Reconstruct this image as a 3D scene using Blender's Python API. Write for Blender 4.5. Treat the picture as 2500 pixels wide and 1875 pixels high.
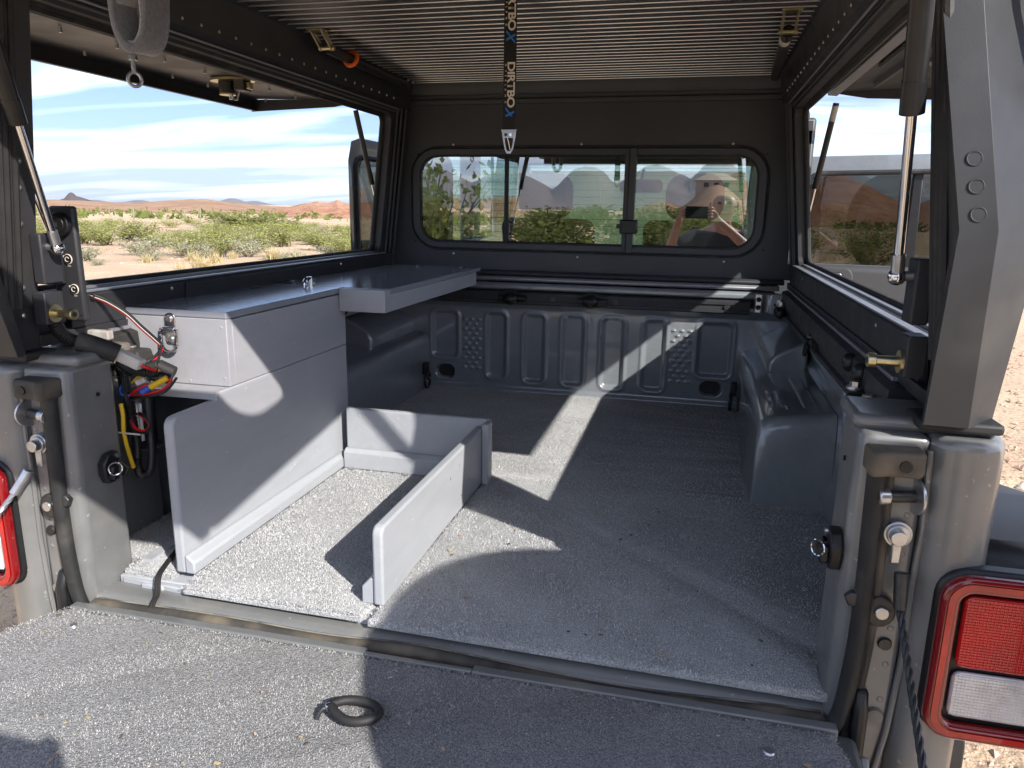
import bpy, bmesh, math, random
import numpy as np
from mathutils import Vector, Matrix, noise

scene = bpy.context.scene
for o in list(bpy.data.objects):
    bpy.data.objects.remove(o)

# ------------------------------------------------------------------ camera
# metres; x right, y towards the cab, z up; z = 0 is the top of the bed carpet
GZ = -0.90                                   # ground level
cam_d = bpy.data.cameras.new('camera')
cam = bpy.data.objects.new('camera', cam_d)
scene.collection.objects.link(cam)
R_ = Matrix(((0.97181257, -0.06910449, 0.22539943),
             (0.23520598, 0.21899504, -0.94695265),
             (0.01607732, 0.97327578, 0.22907592)))
cam.matrix_world = Matrix.Translation((0.373, -0.953, 0.635)) @ R_.to_4x4()
cam_d.sensor_width = 36.0
cam_d.lens = 26.144
cam_d.clip_start = 0.03
cam_d.clip_end = 60000
scene.camera = cam

# ------------------------------------------------------------------ sun, sky, exposure
SUN = Vector((1.2, -0.97, 1.0)).normalized()          # towards the sun
EL = math.asin(SUN.z)
AZ = math.atan2(SUN.x, SUN.y)
sd = bpy.data.lights.new('sun', 'SUN')
sd.energy = 2.0
sd.angle = math.radians(0.53)
sd.color = (1.0, 0.955, 0.89)
sun = bpy.data.objects.new('sun', sd)
scene.collection.objects.link(sun)
sun.location = SUN * 30
sun.rotation_euler = SUN.to_track_quat('Z', 'Y').to_euler()

world = bpy.data.worlds.new('World')
scene.world = world
world.use_nodes = True
wn = world.node_tree.nodes
wl = world.node_tree.links
wn.clear()
w_out = wn.new('ShaderNodeOutputWorld')
w_bg = wn.new('ShaderNodeBackground')
w_sky = wn.new('ShaderNodeTexSky')
w_sky.sky_type = 'NISHITA'
w_sky.sun_disc = False
w_sky.sun_elevation = EL
w_sky.sun_rotation = AZ
w_sky.air_density = 0.75
w_sky.altitude = 1500
w_sky.dust_density = 3.0
w_sky.ozone_density = 2.0
w_bg.inputs['Strength'].default_value = 0.110
# thin cirrus: noise on the sky direction flattened onto a high cloud deck
w_tc = wn.new('ShaderNodeTexCoord')
w_sep = wn.new('ShaderNodeSeparateXYZ')
wl.new(w_tc.outputs['Generated'], w_sep.inputs[0])
def wmath(op, a, b=None):
    n = wn.new('ShaderNodeMath'); n.operation = op
    for i, v in enumerate((a, b)):
        if v is None: continue
        if isinstance(v, (int, float)): n.inputs[i].default_value = v
        else: wl.new(v, n.inputs[i])
    return n.outputs[0]
zz = wmath('MAXIMUM', wmath('ADD', w_sep.outputs['Z'], 0.10), 0.02)
w_cmb = wn.new('ShaderNodeCombineXYZ')
wl.new(wmath('DIVIDE', w_sep.outputs['X'], zz), w_cmb.inputs[0])
wl.new(wmath('DIVIDE', w_sep.outputs['Y'], zz), w_cmb.inputs[1])
w_map = wn.new('ShaderNodeMapping')
w_map.inputs['Rotation'].default_value = (0, 0, math.radians(33))
w_map.inputs['Scale'].default_value = (0.30, 1.0, 1)
w_map.inputs['Location'].default_value = (4.1, 2.3, 0)
wl.new(w_cmb.outputs[0], w_map.inputs[0])
w_nz = wn.new('ShaderNodeTexNoise')
w_nz.inputs['Scale'].default_value = 1.25
w_nz.inputs['Detail'].default_value = 7
w_nz.inputs['Roughness'].default_value = 0.55
w_nz.inputs['Distortion'].default_value = 0.7
wl.new(w_map.outputs[0], w_nz.inputs['Vector'])
w_ramp = wn.new('ShaderNodeValToRGB')
w_ramp.color_ramp.elements[0].position = 0.41
w_ramp.color_ramp.elements[0].color = (0, 0, 0, 1)
w_ramp.color_ramp.elements[1].position = 0.57
w_ramp.color_ramp.elements[1].color = (1, 1, 1, 1)
wl.new(w_nz.outputs['Fac'], w_ramp.inputs[0])
w_veil = wmath('MULTIPLY', wmath('POWER', wmath('SUBTRACT', 1.0, wmath('MINIMUM', wmath('MAXIMUM', w_sep.outputs['Z'], 0.0), 1.0)), 30.0), 0.35)
w_fac = wmath('MAXIMUM', wmath('MULTIPLY', w_ramp.outputs[0], 0.95), w_veil)
w_mix = wn.new('ShaderNodeMix'); w_mix.data_type = 'RGBA'
wl.new(w_fac, w_mix.inputs[0])
w_dim = wn.new('ShaderNodeMix'); w_dim.data_type = 'RGBA'; w_dim.blend_type = 'MULTIPLY'; w_dim.inputs[0].default_value = 1.0
wl.new(w_sky.outputs[0], w_dim.inputs[6]); w_dim.inputs[7].default_value = (0.42, 0.42, 0.52, 1)
wl.new(w_dim.outputs[2], w_mix.inputs[6])
# lit cirrus: an even white plus what the sky behind it scatters forward
w_cl = wn.new('ShaderNodeMix'); w_cl.data_type = 'RGBA'; w_cl.blend_type = 'ADD'; w_cl.inputs[0].default_value = 0.45
w_cl.inputs[6].default_value = (2.05, 2.12, 2.25, 1); wl.new(w_sky.outputs[0], w_cl.inputs[7])
wl.new(w_cl.outputs[2], w_mix.inputs[7])
wl.new(w_mix.outputs[2], w_bg.inputs['Color'])
wl.new(w_bg.outputs[0], w_out.inputs['Surface'])

vs = scene.view_settings
vs.view_transform = 'Standard'
vs.look = 'None'
vs.exposure = 1.95
vs.gamma = 1.0
vs.use_curve_mapping = False
try:
    scene.cycles.max_bounces = 10
    scene.cycles.diffuse_bounces = 5
    scene.cycles.glossy_bounces = 5
    scene.cycles.transparent_max_bounces = 12
    scene.cycles.volume_bounces = 0
    scene.cycles.sample_clamp_indirect = 6.0
    scene.cycles.caustics_reflective = False
    scene.cycles.caustics_refractive = False
    scene.cycles.use_denoising = True
except Exception:
    pass

rng = random.Random(7)
COL = scene.collection

# ------------------------------------------------------------------ materials
MATS = {}
def mat(name, col, rough=0.5, metal=0.0, spec=0.5, coat=0.0, coat_rough=0.05, var=0.0, var_scale=8.0, bump=0.0,
        bump_scale=60.0, bump_dist=0.002, col2=None, col2_scale=3.0, col2_lo=0.5, col2_hi=0.65, stretch=None,
        trans=0.0, ior=1.45, alpha=1.0, sheen=0.0, rough_var=0.0, col3=None, col3_scale=40.0, col3_lo=0.62, col3_hi=0.7):
    m = bpy.data.materials.new(name); m.use_nodes = True
    nt = m.node_tree; N = nt.nodes; L = nt.links
    b = N['Principled BSDF']
    b.inputs['Roughness'].default_value = rough
    b.inputs['Metallic'].default_value = metal
    b.inputs['Specular IOR Level'].default_value = spec
    b.inputs['Coat Weight'].default_value = coat
    b.inputs['Coat Roughness'].default_value = coat_rough
    b.inputs['Transmission Weight'].default_value = trans
    b.inputs['IOR'].default_value = ior
    b.inputs['Alpha'].default_value = alpha
    b.inputs['Sheen Weight'].default_value = sheen
    tc = N.new('ShaderNodeTexCoord')
    vec = tc.outputs['Object']
    if stretch:
        mp = N.new('ShaderNodeMapping'); mp.inputs['Scale'].default_value = stretch
        L.new(vec, mp.inputs[0]); vec = mp.outputs[0]
    def nz(scale, detail=4, rough_=0.55):
        n = N.new('ShaderNodeTexNoise'); n.inputs['Scale'].default_value = scale
        n.inputs['Detail'].default_value = detail; n.inputs['Roughness'].default_value = rough_
        L.new(vec, n.inputs['Vector']); return n.outputs['Fac']
    def ramp(src, lo, hi, a=0.0, c=1.0):
        r = N.new('ShaderNodeMapRange'); r.inputs['From Min'].default_value = lo; r.inputs['From Max'].default_value = hi
        r.inputs['To Min'].default_value = a; r.inputs['To Max'].default_value = c
        L.new(src, r.inputs[0]); return r.outputs[0]
    def mixc(f, a, c):
        x = N.new('ShaderNodeMix'); x.data_type = 'RGBA'; L.new(f, x.inputs[0])
        for i, v in ((6, a), (7, c)):
            if isinstance(v, tuple): x.inputs[i].default_value = (*v, 1)
            else: L.new(v, x.inputs[i])
        return x.outputs[2]
    cur = tuple(col)
    if var > 0:
        lo = tuple(max(0, c * (1 - var)) for c in col); hi = tuple(min(1, c * (1 + var)) for c in col)
        cur = mixc(ramp(nz(var_scale), 0.3, 0.7), lo, hi)
    if col2 is not None:
        cur = mixc(ramp(nz(col2_scale), col2_lo, col2_hi), cur, tuple(col2))
    if col3 is not None:
        cur = mixc(ramp(nz(col3_scale, 2), col3_lo, col3_hi), cur, tuple(col3))
    if isinstance(cur, tuple): b.inputs['Base Color'].default_value = (*cur, 1)
    else: L.new(cur, b.inputs['Base Color'])
    if rough_var > 0:
        L.new(ramp(nz(var_scale * 1.7), 0.3, 0.7, max(0, rough - rough_var), min(1, rough + rough_var)), b.inputs['Roughness'])
    if bump > 0:
        bp = N.new('ShaderNodeBump'); bp.inputs['Strength'].default_value = bump; bp.inputs['Distance'].default_value = bump_dist
        L.new(nz(bump_scale, 3), bp.inputs['Height']); L.new(bp.outputs[0], b.inputs['Normal'])
    MATS[name] = m
    return m

mat('truck_paint', (0.235, 0.255, 0.275), 0.28, 0.20, coat=1.0, coat_rough=0.04, var=0.06, var_scale=30, col3=(0.20, 0.19, 0.17), col3_scale=55, col3_lo=0.69, col3_hi=0.75)
mat('truck_paint_dusty', (0.19, 0.193, 0.189), 0.42, 0.15, coat=0.7, coat_rough=0.18, var=0.10, var_scale=14, col2=(0.28, 0.265, 0.225), col2_scale=6, col2_lo=0.56, col2_hi=0.80, col3=(0.34, 0.33, 0.31), col3_scale=85, col3_lo=0.70, col3_hi=0.74, rough_var=0.12, bump=0.12, bump_scale=22, bump_dist=0.001)
mat('black_powder', (0.033, 0.0345, 0.039), 0.50, bump=0.25, bump_scale=900, bump_dist=0.0004, var=0.10, var_scale=12, rough_var=0.06)
mat('black_panel', (0.056, 0.060, 0.067), 0.46, bump=0.2, bump_scale=1100, bump_dist=0.0003, var=0.10, var_scale=5, rough_var=0.08)
mat('strip_satin', (0.36, 0.37, 0.40), 0.34, 0.55, var=0.10, var_scale=20)
mat('pillar_black', (0.038, 0.039, 0.042), 0.48, bump=0.3, bump_scale=700, bump_dist=0.0004, var=0.12, var_scale=9, rough_var=0.07, col2=(0.075, 0.073, 0.070), col2_scale=5, col2_lo=0.55, col2_hi=0.8)
mat('grey_powder', (0.12, 0.124, 0.131), 0.52, bump=0.25, bump_scale=900, bump_dist=0.0004, var=0.08, var_scale=10)
mat('dusty_black', (0.035, 0.034, 0.032), 0.62, var=0.2, var_scale=20, col2=(0.16, 0.14, 0.11), col2_scale=9, col2_lo=0.52, col2_hi=0.72, bump=0.2, bump_scale=300)
mat('slat_metal', (0.031, 0.034, 0.039), 0.38, 0.30, var=0.08, var_scale=6, stretch=(0.4, 30, 30), rough_var=0.05, spec=0.3)
mat('slat_lip', (0.60, 0.60, 0.61), 0.32, 0.9)
mat('chrome', (0.72, 0.72, 0.74), 0.10, 1.0)
mat('zinc', (0.55, 0.56, 0.58), 0.30, 0.9, var=0.12, var_scale=60)
mat('gold_zinc', (0.60, 0.52, 0.30), 0.28, 0.95, var=0.15, var_scale=80)
mat('dark_steel', (0.07, 0.07, 0.07), 0.45, 0.7, var=0.3, var_scale=70)
mat('rubber', (0.022, 0.022, 0.022), 0.62, var=0.25, var_scale=25, col2=(0.075, 0.07, 0.06), col2_scale=12, col2_lo=0.55, col2_hi=0.75, bump=0.15, bump_scale=250)
mat('rubber_dusty', (0.05, 0.047, 0.042), 0.75, var=0.2, var_scale=18, col2=(0.20, 0.165, 0.115), col2_scale=7, col2_lo=0.47, col2_hi=0.70, bump=0.2, bump_scale=200)
mat('plastic_black', (0.015, 0.015, 0.016), 0.35, var=0.2, var_scale=40)
mat('conduit', (0.018, 0.018, 0.019), 0.42)
mat('wood_grey', (0.385, 0.40, 0.425), 0.42, var=0.035, var_scale=10, bump=0.30, bump_scale=55, bump_dist=0.0007, stretch=(5, 1, 5), col2=(0.345, 0.36, 0.385), col2_scale=2.2, col2_lo=0.50, col2_hi=0.75, col3=(0.56, 0.57, 0.58), col3_scale=34, col3_lo=0.72, col3_hi=0.76, spec=0.5, rough_var=0.08)
mat('wood_grey_gloss', (0.27, 0.295, 0.335), 0.13, var=0.04, var_scale=10, bump=0.25, bump_scale=42, bump_dist=0.0007, stretch=(6, 1, 6), spec=0.6)
mat('wood_edge', (0.40, 0.415, 0.44), 0.55, var=0.08, var_scale=30, bump=0.4, bump_scale=70, bump_dist=0.0008, stretch=(1, 1, 6), col3=(0.42, 0.40, 0.36), col3_scale=25, col3_lo=0.66, col3_hi=0.74)
mat('red_wire', (0.55, 0.012, 0.012), 0.32)
mat('black_wire', (0.012, 0.012, 0.012), 0.35)
mat('yellow_wire', (0.70, 0.45, 0.02), 0.38)
mat('blue_wire', (0.03, 0.10, 0.45), 0.35)
mat('white_plastic', (0.55, 0.54, 0.50), 0.5, var=0.1, var_scale=40, col2=(0.35, 0.32, 0.27), col2_scale=30, col2_lo=0.5, col2_hi=0.7)
mat('beige_dust', (0.22, 0.205, 0.17), 0.8, var=0.2, var_scale=30, col2=(0.08, 0.075, 0.065), col2_scale=14, col2_lo=0.5, col2_hi=0.65)
mat('orange_plastic', (0.75, 0.14, 0.02), 0.4)
mat('strap_web', (0.018, 0.016, 0.015), 0.8, bump=0.4, bump_scale=900, bump_dist=0.0005)
mat('print_white', (0.72, 0.66, 0.55), 0.7)
mat('print_blue', (0.03, 0.20, 0.62), 0.6)
mat('foam', (0.13, 0.132, 0.14), 0.9, var=0.2, var_scale=200, bump=0.7, bump_scale=420, bump_dist=0.002, sheen=0.6)
mat('foam_inner', (0.33, 0.33, 0.32), 0.95, var=0.25, var_scale=260, bump=0.8, bump_scale=420, bump_dist=0.002, sheen=0.8)
mat('red_lens', (0.44, 0.004, 0.006), 0.22, coat=1.0, coat_rough=0.03, var=0.35, var_scale=9)
mat('dark_red_lens', (0.20, 0.003, 0.005), 0.12, coat=1.0, coat_rough=0.03)
mat('clear_lens', (0.66, 0.66, 0.67), 0.20, 0.30, var=0.2, var_scale=25, coat=1.0, coat_rough=0.05)
mat('door_trim', (0.060, 0.060, 0.062), 0.55, bump=0.2, bump_scale=350, bump_dist=0.0006)
mat('seat_fabric', (0.025, 0.025, 0.028), 0.85, bump=0.3, bump_scale=400)
mat('headliner', (0.06, 0.06, 0.06), 0.9)

mat('skin', (0.50, 0.29, 0.21), 0.5, var=0.08, var_scale=20)
mat('shirt', (0.045, 0.05, 0.06), 0.9, var=0.1, var_scale=15, bump=0.3, bump_scale=40)
mat('shirt_tan', (0.32, 0.25, 0.17), 0.9, var=0.1, var_scale=15, bump=0.3, bump_scale=40)
mat('jeans', (0.05, 0.08, 0.14), 0.9, var=0.2, var_scale=30)
mat('straw', (0.50, 0.38, 0.20), 0.8, var=0.15, var_scale=60)
mat('shoe', (0.05, 0.04, 0.035), 0.7)
mat('phone_black', (0.01, 0.01, 0.011), 0.2)
mat('tyre', (0.02, 0.02, 0.02), 0.8, bump=0.4, bump_scale=60)
mat('wheel_rim', (0.12, 0.12, 0.125), 0.4, 0.8)
mat('stucco', (0.52, 0.44, 0.34), 0.9)
mat('roof_tile', (0.33, 0.15, 0.09), 0.85)
mat('window_dark', (0.03, 0.035, 0.045), 0.1)
mat('bark', (0.13, 0.10, 0.07), 0.9, var=0.3, var_scale=30)
mat('twig', (0.23, 0.20, 0.15), 0.9, var=0.25, var_scale=9)
mat('stone', (0.461, 0.301, 0.218), 0.9, var=0.45, var_scale=4.3, col2=(0.576, 0.474, 0.371), col2_scale=3.1)

def node_mat(name):
    m = bpy.data.materials.new(name); m.use_nodes = True; MATS[name] = m
    return m, m.node_tree.nodes, m.node_tree.links

def glass_mat(name, tint, refl, rough=0.0):
    m, N, L = node_mat(name)
    N.clear()
    out = N.new('ShaderNodeOutputMaterial'); t = N.new('ShaderNodeBsdfTransparent'); g = N.new('ShaderNodeBsdfGlossy')
    t.inputs[0].default_value = (*[c**0.5 for c in tint], 1); g.inputs['Roughness'].default_value = rough
    fr = N.new('ShaderNodeFresnel'); fr.inputs[0].default_value = 1.5
    mr = N.new('ShaderNodeMath'); mr.operation = 'MULTIPLY_ADD'; L.new(fr.outputs[0], mr.inputs[0])
    mr.inputs[1].default_value = 1.0; mr.inputs[2].default_value = refl; mr.use_clamp = True
    gm = N.new('ShaderNodeNewGeometry')
    inv = N.new('ShaderNodeMath'); inv.operation = 'SUBTRACT'; inv.inputs[0].default_value = 1.0; L.new(gm.outputs['Backfacing'], inv.inputs[1])
    fm = N.new('ShaderNodeMath'); fm.operation = 'MULTIPLY'; L.new(mr.outputs[0], fm.inputs[0]); L.new(inv.outputs[0], fm.inputs[1])
    mx = N.new('ShaderNodeMixShader'); L.new(fm.outputs[0], mx.inputs[0]); L.new(t.outputs[0], mx.inputs[1]); L.new(g.outputs[0], mx.inputs[2])
    L.new(mx.outputs[0], out.inputs[0])
    return m
glass_mat('window_glass', (0.44, 0.55, 0.47), 0.38)
glass_mat('door_glass', (0.085, 0.085, 0.078), 0.05)
glass_mat('windscreen_glass', (0.93, 0.97, 0.93), 0.0)
glass_mat('clear_cover', (0.95, 0.90, 0.90), 0.02)

def carpet_mat(name, dark, mid, light, scale):
    m, N, L = node_mat(name)
    b = N['Principled BSDF']; b.inputs['Roughness'].default_value = 0.95; b.inputs['Specular IOR Level'].default_value = 0.15
    b.inputs['Sheen Weight'].default_value = 0.15
    tc = N.new('ShaderNodeTexCoord')
    n1 = N.new('ShaderNodeTexNoise'); n1.inputs['Scale'].default_value = scale; n1.inputs['Detail'].default_value = 3; n1.inputs['Roughness'].default_value = 0.75
    n2 = N.new('ShaderNodeTexNoise'); n2.inputs['Scale'].default_value = 7; n2.inputs['Detail'].default_value = 4
    v = N.new('ShaderNodeTexVoronoi'); v.inputs['Scale'].default_value = scale * 0.8
    for n in (n1, n2, v): L.new(tc.outputs['Object'], n.inputs['Vector'])
    r = N.new('ShaderNodeValToRGB'); e = r.color_ramp.elements
    e[0].position = 0.36; e[0].color = (*dark, 1); e[1].position = 0.66; e[1].color = (*light, 1)
    k = e.new(0.50); k.color = (*mid, 1)
    L.new(n1.outputs['Fac'], r.inputs[0])
    mr = N.new('ShaderNodeMapRange'); mr.inputs['From Min'].default_value = 0.3; mr.inputs['From Max'].default_value = 0.7
    mr.inputs['To Min'].default_value = 0.84; mr.inputs['To Max'].default_value = 1.12
    L.new(n2.outputs['Fac'], mr.inputs[0])
    mul = N.new('ShaderNodeMix'); mul.data_type = 'RGBA'; mul.blend_type = 'MULTIPLY'; mul.inputs[0].default_value = 1.0
    L.new(r.outputs[0], mul.inputs[6]); L.new(mr.outputs[0], mul.inputs[7])
    # a few rust-coloured dirt specks
    n3 = N.new('ShaderNodeTexNoise'); n3.inputs['Scale'].default_value = 17; n3.inputs['Detail'].default_value = 3
    L.new(tc.outputs['Object'], n3.inputs['Vector'])
    m3 = N.new('ShaderNodeMapRange'); m3.inputs['From Min'].default_value = 0.71; m3.inputs['From Max'].default_value = 0.78; m3.inputs['To Max'].default_value = 0.55
    L.new(n3.outputs['Fac'], m3.inputs[0])
    mx = N.new('ShaderNodeMix'); mx.data_type = 'RGBA'; L.new(m3.outputs[0], mx.inputs[0]); L.new(mul.outputs[2], mx.inputs[6])
    mx.inputs[7].default_value = (0.20, 0.13, 0.09, 1)
    L.new(mx.outputs[2], b.inputs['Base Color'])
    bp = N.new('ShaderNodeBump'); bp.inputs['Strength'].default_value = 0.9; bp.inputs['Distance'].default_value = 0.003
    L.new(n1.outputs['Fac'], bp.inputs['Height'])
    bp2 = N.new('ShaderNodeBump'); bp2.inputs['Strength'].default_value = 0.5; bp2.inputs['Distance'].default_value = 0.003; bp2.invert = True
    L.new(v.outputs['Distance'], bp2.inputs['Height']); L.new(bp.outputs[0], bp2.inputs['Normal'])
    L.new(bp2.outputs[0], b.inputs['Normal'])
carpet_mat('carpet_light', (0.25, 0.255, 0.262), (0.45, 0.455, 0.46), (0.70, 0.70, 0.70), 430)
carpet_mat('carpet_dark', (0.15, 0.15, 0.15), (0.30, 0.298, 0.295), (0.50, 0.495, 0.49), 400)

def foliage_mat(name, a, b_, trans=0.3):
    m, N, L = node_mat(name)
    N.clear()
    out = N.new('ShaderNodeOutputMaterial'); d = N.new('ShaderNodeBsdfDiffuse'); t = N.new('ShaderNodeBsdfTranslucent')
    gi = N.new('ShaderNodeNewGeometry'); mx = N.new('ShaderNodeMix'); mx.data_type = 'RGBA'
    L.new(gi.outputs['Random Per Island'], mx.inputs[0]); mx.inputs[6].default_value = (*a, 1); mx.inputs[7].default_value = (*b_, 1)
    L.new(mx.outputs[2], d.inputs[0]); L.new(mx.outputs[2], t.inputs[0])
    ms = N.new('ShaderNodeMixShader'); ms.inputs[0].default_value = trans
    L.new(d.outputs[0], ms.inputs[1]); L.new(t.outputs[0], ms.inputs[2]); L.new(ms.outputs[0], out.inputs[0])
foliage_mat('sunshade', (0.80, 0.93, 0.72), (0.82, 0.94, 0.74), 0.60)
foliage_mat('creosote', (0.22, 0.245, 0.070), (0.42, 0.43, 0.16))
foliage_mat('palo_verde', (0.128, 0.173, 0.045), (0.243, 0.256, 0.090))
foliage_mat('bursage', (0.282, 0.294, 0.192), (0.461, 0.448, 0.307))
foliage_mat('dry_grass', (0.512, 0.422, 0.218), (0.704, 0.602, 0.346))

def fibre_mat(name, dark, light):
    m, N, L = node_mat(name)
    b = N['Principled BSDF']; b.inputs['Roughness'].default_value = 0.9; b.inputs['Specular IOR Level'].default_value = 0.15
    gi = N.new('ShaderNodeNewGeometry'); r = N.new('ShaderNodeValToRGB'); e = r.color_ramp.elements
    e[0].position = 0.0; e[0].color = (*dark, 1); e[1].position = 1.0; e[1].color = (*light, 1)
    k = e.new(0.45); k.color = (*[(a*0.45+c*0.55) for a, c in zip(dark, light)], 1)
    L.new(gi.outputs['Random Per Island'], r.inputs[0]); L.new(r.outputs[0], b.inputs['Base Color'])
fibre_mat('fibre_light', (0.24, 0.245, 0.25), (0.74, 0.74, 0.735))
fibre_mat('fibre_dark', (0.13, 0.13, 0.13), (0.53, 0.525, 0.515))

def ground_mat():
    m, N, L = node_mat('desert_soil')
    b = N['Principled BSDF']; b.inputs['Roughness'].default_value = 0.95; b.inputs['Specular IOR Level'].default_value = 0.1
    tc = N.new('ShaderNodeTexCoord')
    def nz(s, d=5, r=0.6):
        n = N.new('ShaderNodeTexNoise'); n.inputs['Scale'].default_value = s; n.inputs['Detail'].default_value = d; n.inputs['Roughness'].default_value = r
        L.new(tc.outputs['Object'], n.inputs['Vector']); return n.outputs['Fac']
    def mixc(f, a, c, lo, hi):
        r = N.new('ShaderNodeMapRange'); r.inputs['From Min'].default_value = lo; r.inputs['From Max'].default_value = hi; L.new(f, r.inputs[0])
        x = N.new('ShaderNodeMix'); x.data_type = 'RGBA'; L.new(r.outputs[0], x.inputs[0])
        for i, v in ((6, a), (7, c)):
            if isinstance(v, tuple): x.inputs[i].default_value = (*v, 1)
            else: L.new(v, x.inputs[i])
        return x.outputs[2]
    c = mixc(nz(0.09, 6), (0.553, 0.388, 0.260), (0.650, 0.495, 0.327), 0.38, 0.62)
    c = mixc(nz(0.7, 5), c, (0.691, 0.559, 0.371), 0.52, 0.72)
    c = mixc(nz(26, 3), c, (0.276, 0.179, 0.126), 0.56, 0.70)
    c = mixc(nz(60, 2), c, (0.801, 0.674, 0.550), 0.60, 0.72)
    L.new(c, b.inputs['Base Color'])
    bp = N.new('ShaderNodeBump'); bp.inputs['Strength'].default_value = 0.8; bp.inputs['Distance'].default_value = 0.03
    L.new(nz(22, 5, 0.7), bp.inputs['Height']); L.new(bp.outputs[0], b.inputs['Normal'])
ground_mat()

def rock_mat(name, a, c, e, s1, s2, veg=None):
    m, N, L = node_mat(name)
    b = N['Principled BSDF']; b.inputs['Roughness'].default_value = 0.95; b.inputs['Specular IOR Level'].default_value = 0.05
    tc = N.new('ShaderNodeTexCoord')
    def nz(s, d=6):
        n = N.new('ShaderNodeTexNoise'); n.inputs['Scale'].default_value = s; n.inputs['Detail'].default_value = d; n.inputs['Roughness'].default_value = 0.65
        L.new(tc.outputs['Object'], n.inputs['Vector']); return n.outputs['Fac']
    def mixc(f, p, q, lo, hi):
        r = N.new('ShaderNodeMapRange'); r.inputs['From Min'].default_value = lo; r.inputs['From Max'].default_value = hi; L.new(f, r.inputs[0])
        x = N.new('ShaderNodeMix'); x.data_type = 'RGBA'; L.new(r.outputs[0], x.inputs[0])
        for i, v in ((6, p), (7, q)):
            if isinstance(v, tuple): x.inputs[i].default_value = (*v, 1)
            else: L.new(v, x.inputs[i])
        return x.outputs[2]
    col = mixc(nz(s1), a, c, 0.4, 0.6)
    col = mixc(nz(s2), col, e, 0.52, 0.66)
    if veg: col = mixc(nz(s2 * 2.3, 4), col, veg, 0.55, 0.64)
    L.new(col, b.inputs['Base Color'])
rock_mat('hill_rock', (0.346, 0.198, 0.128), (0.435, 0.282, 0.186), (0.256, 0.147, 0.102), 0.09, 0.33, (0.256, 0.243, 0.128))
rock_mat('red_rock', (0.422, 0.198, 0.122), (0.512, 0.294, 0.192), (0.218, 0.109, 0.077), 0.14, 0.45, (0.243, 0.192, 0.109))
rock_mat('dark_rock', (0.10, 0.075, 0.065), (0.14, 0.105, 0.085), (0.07, 0.055, 0.05), 0.003, 0.012)
rock_mat('range_rock', (0.16, 0.12, 0.10), (0.20, 0.155, 0.125), (0.11, 0.085, 0.075), 0.0006, 0.002)

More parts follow.
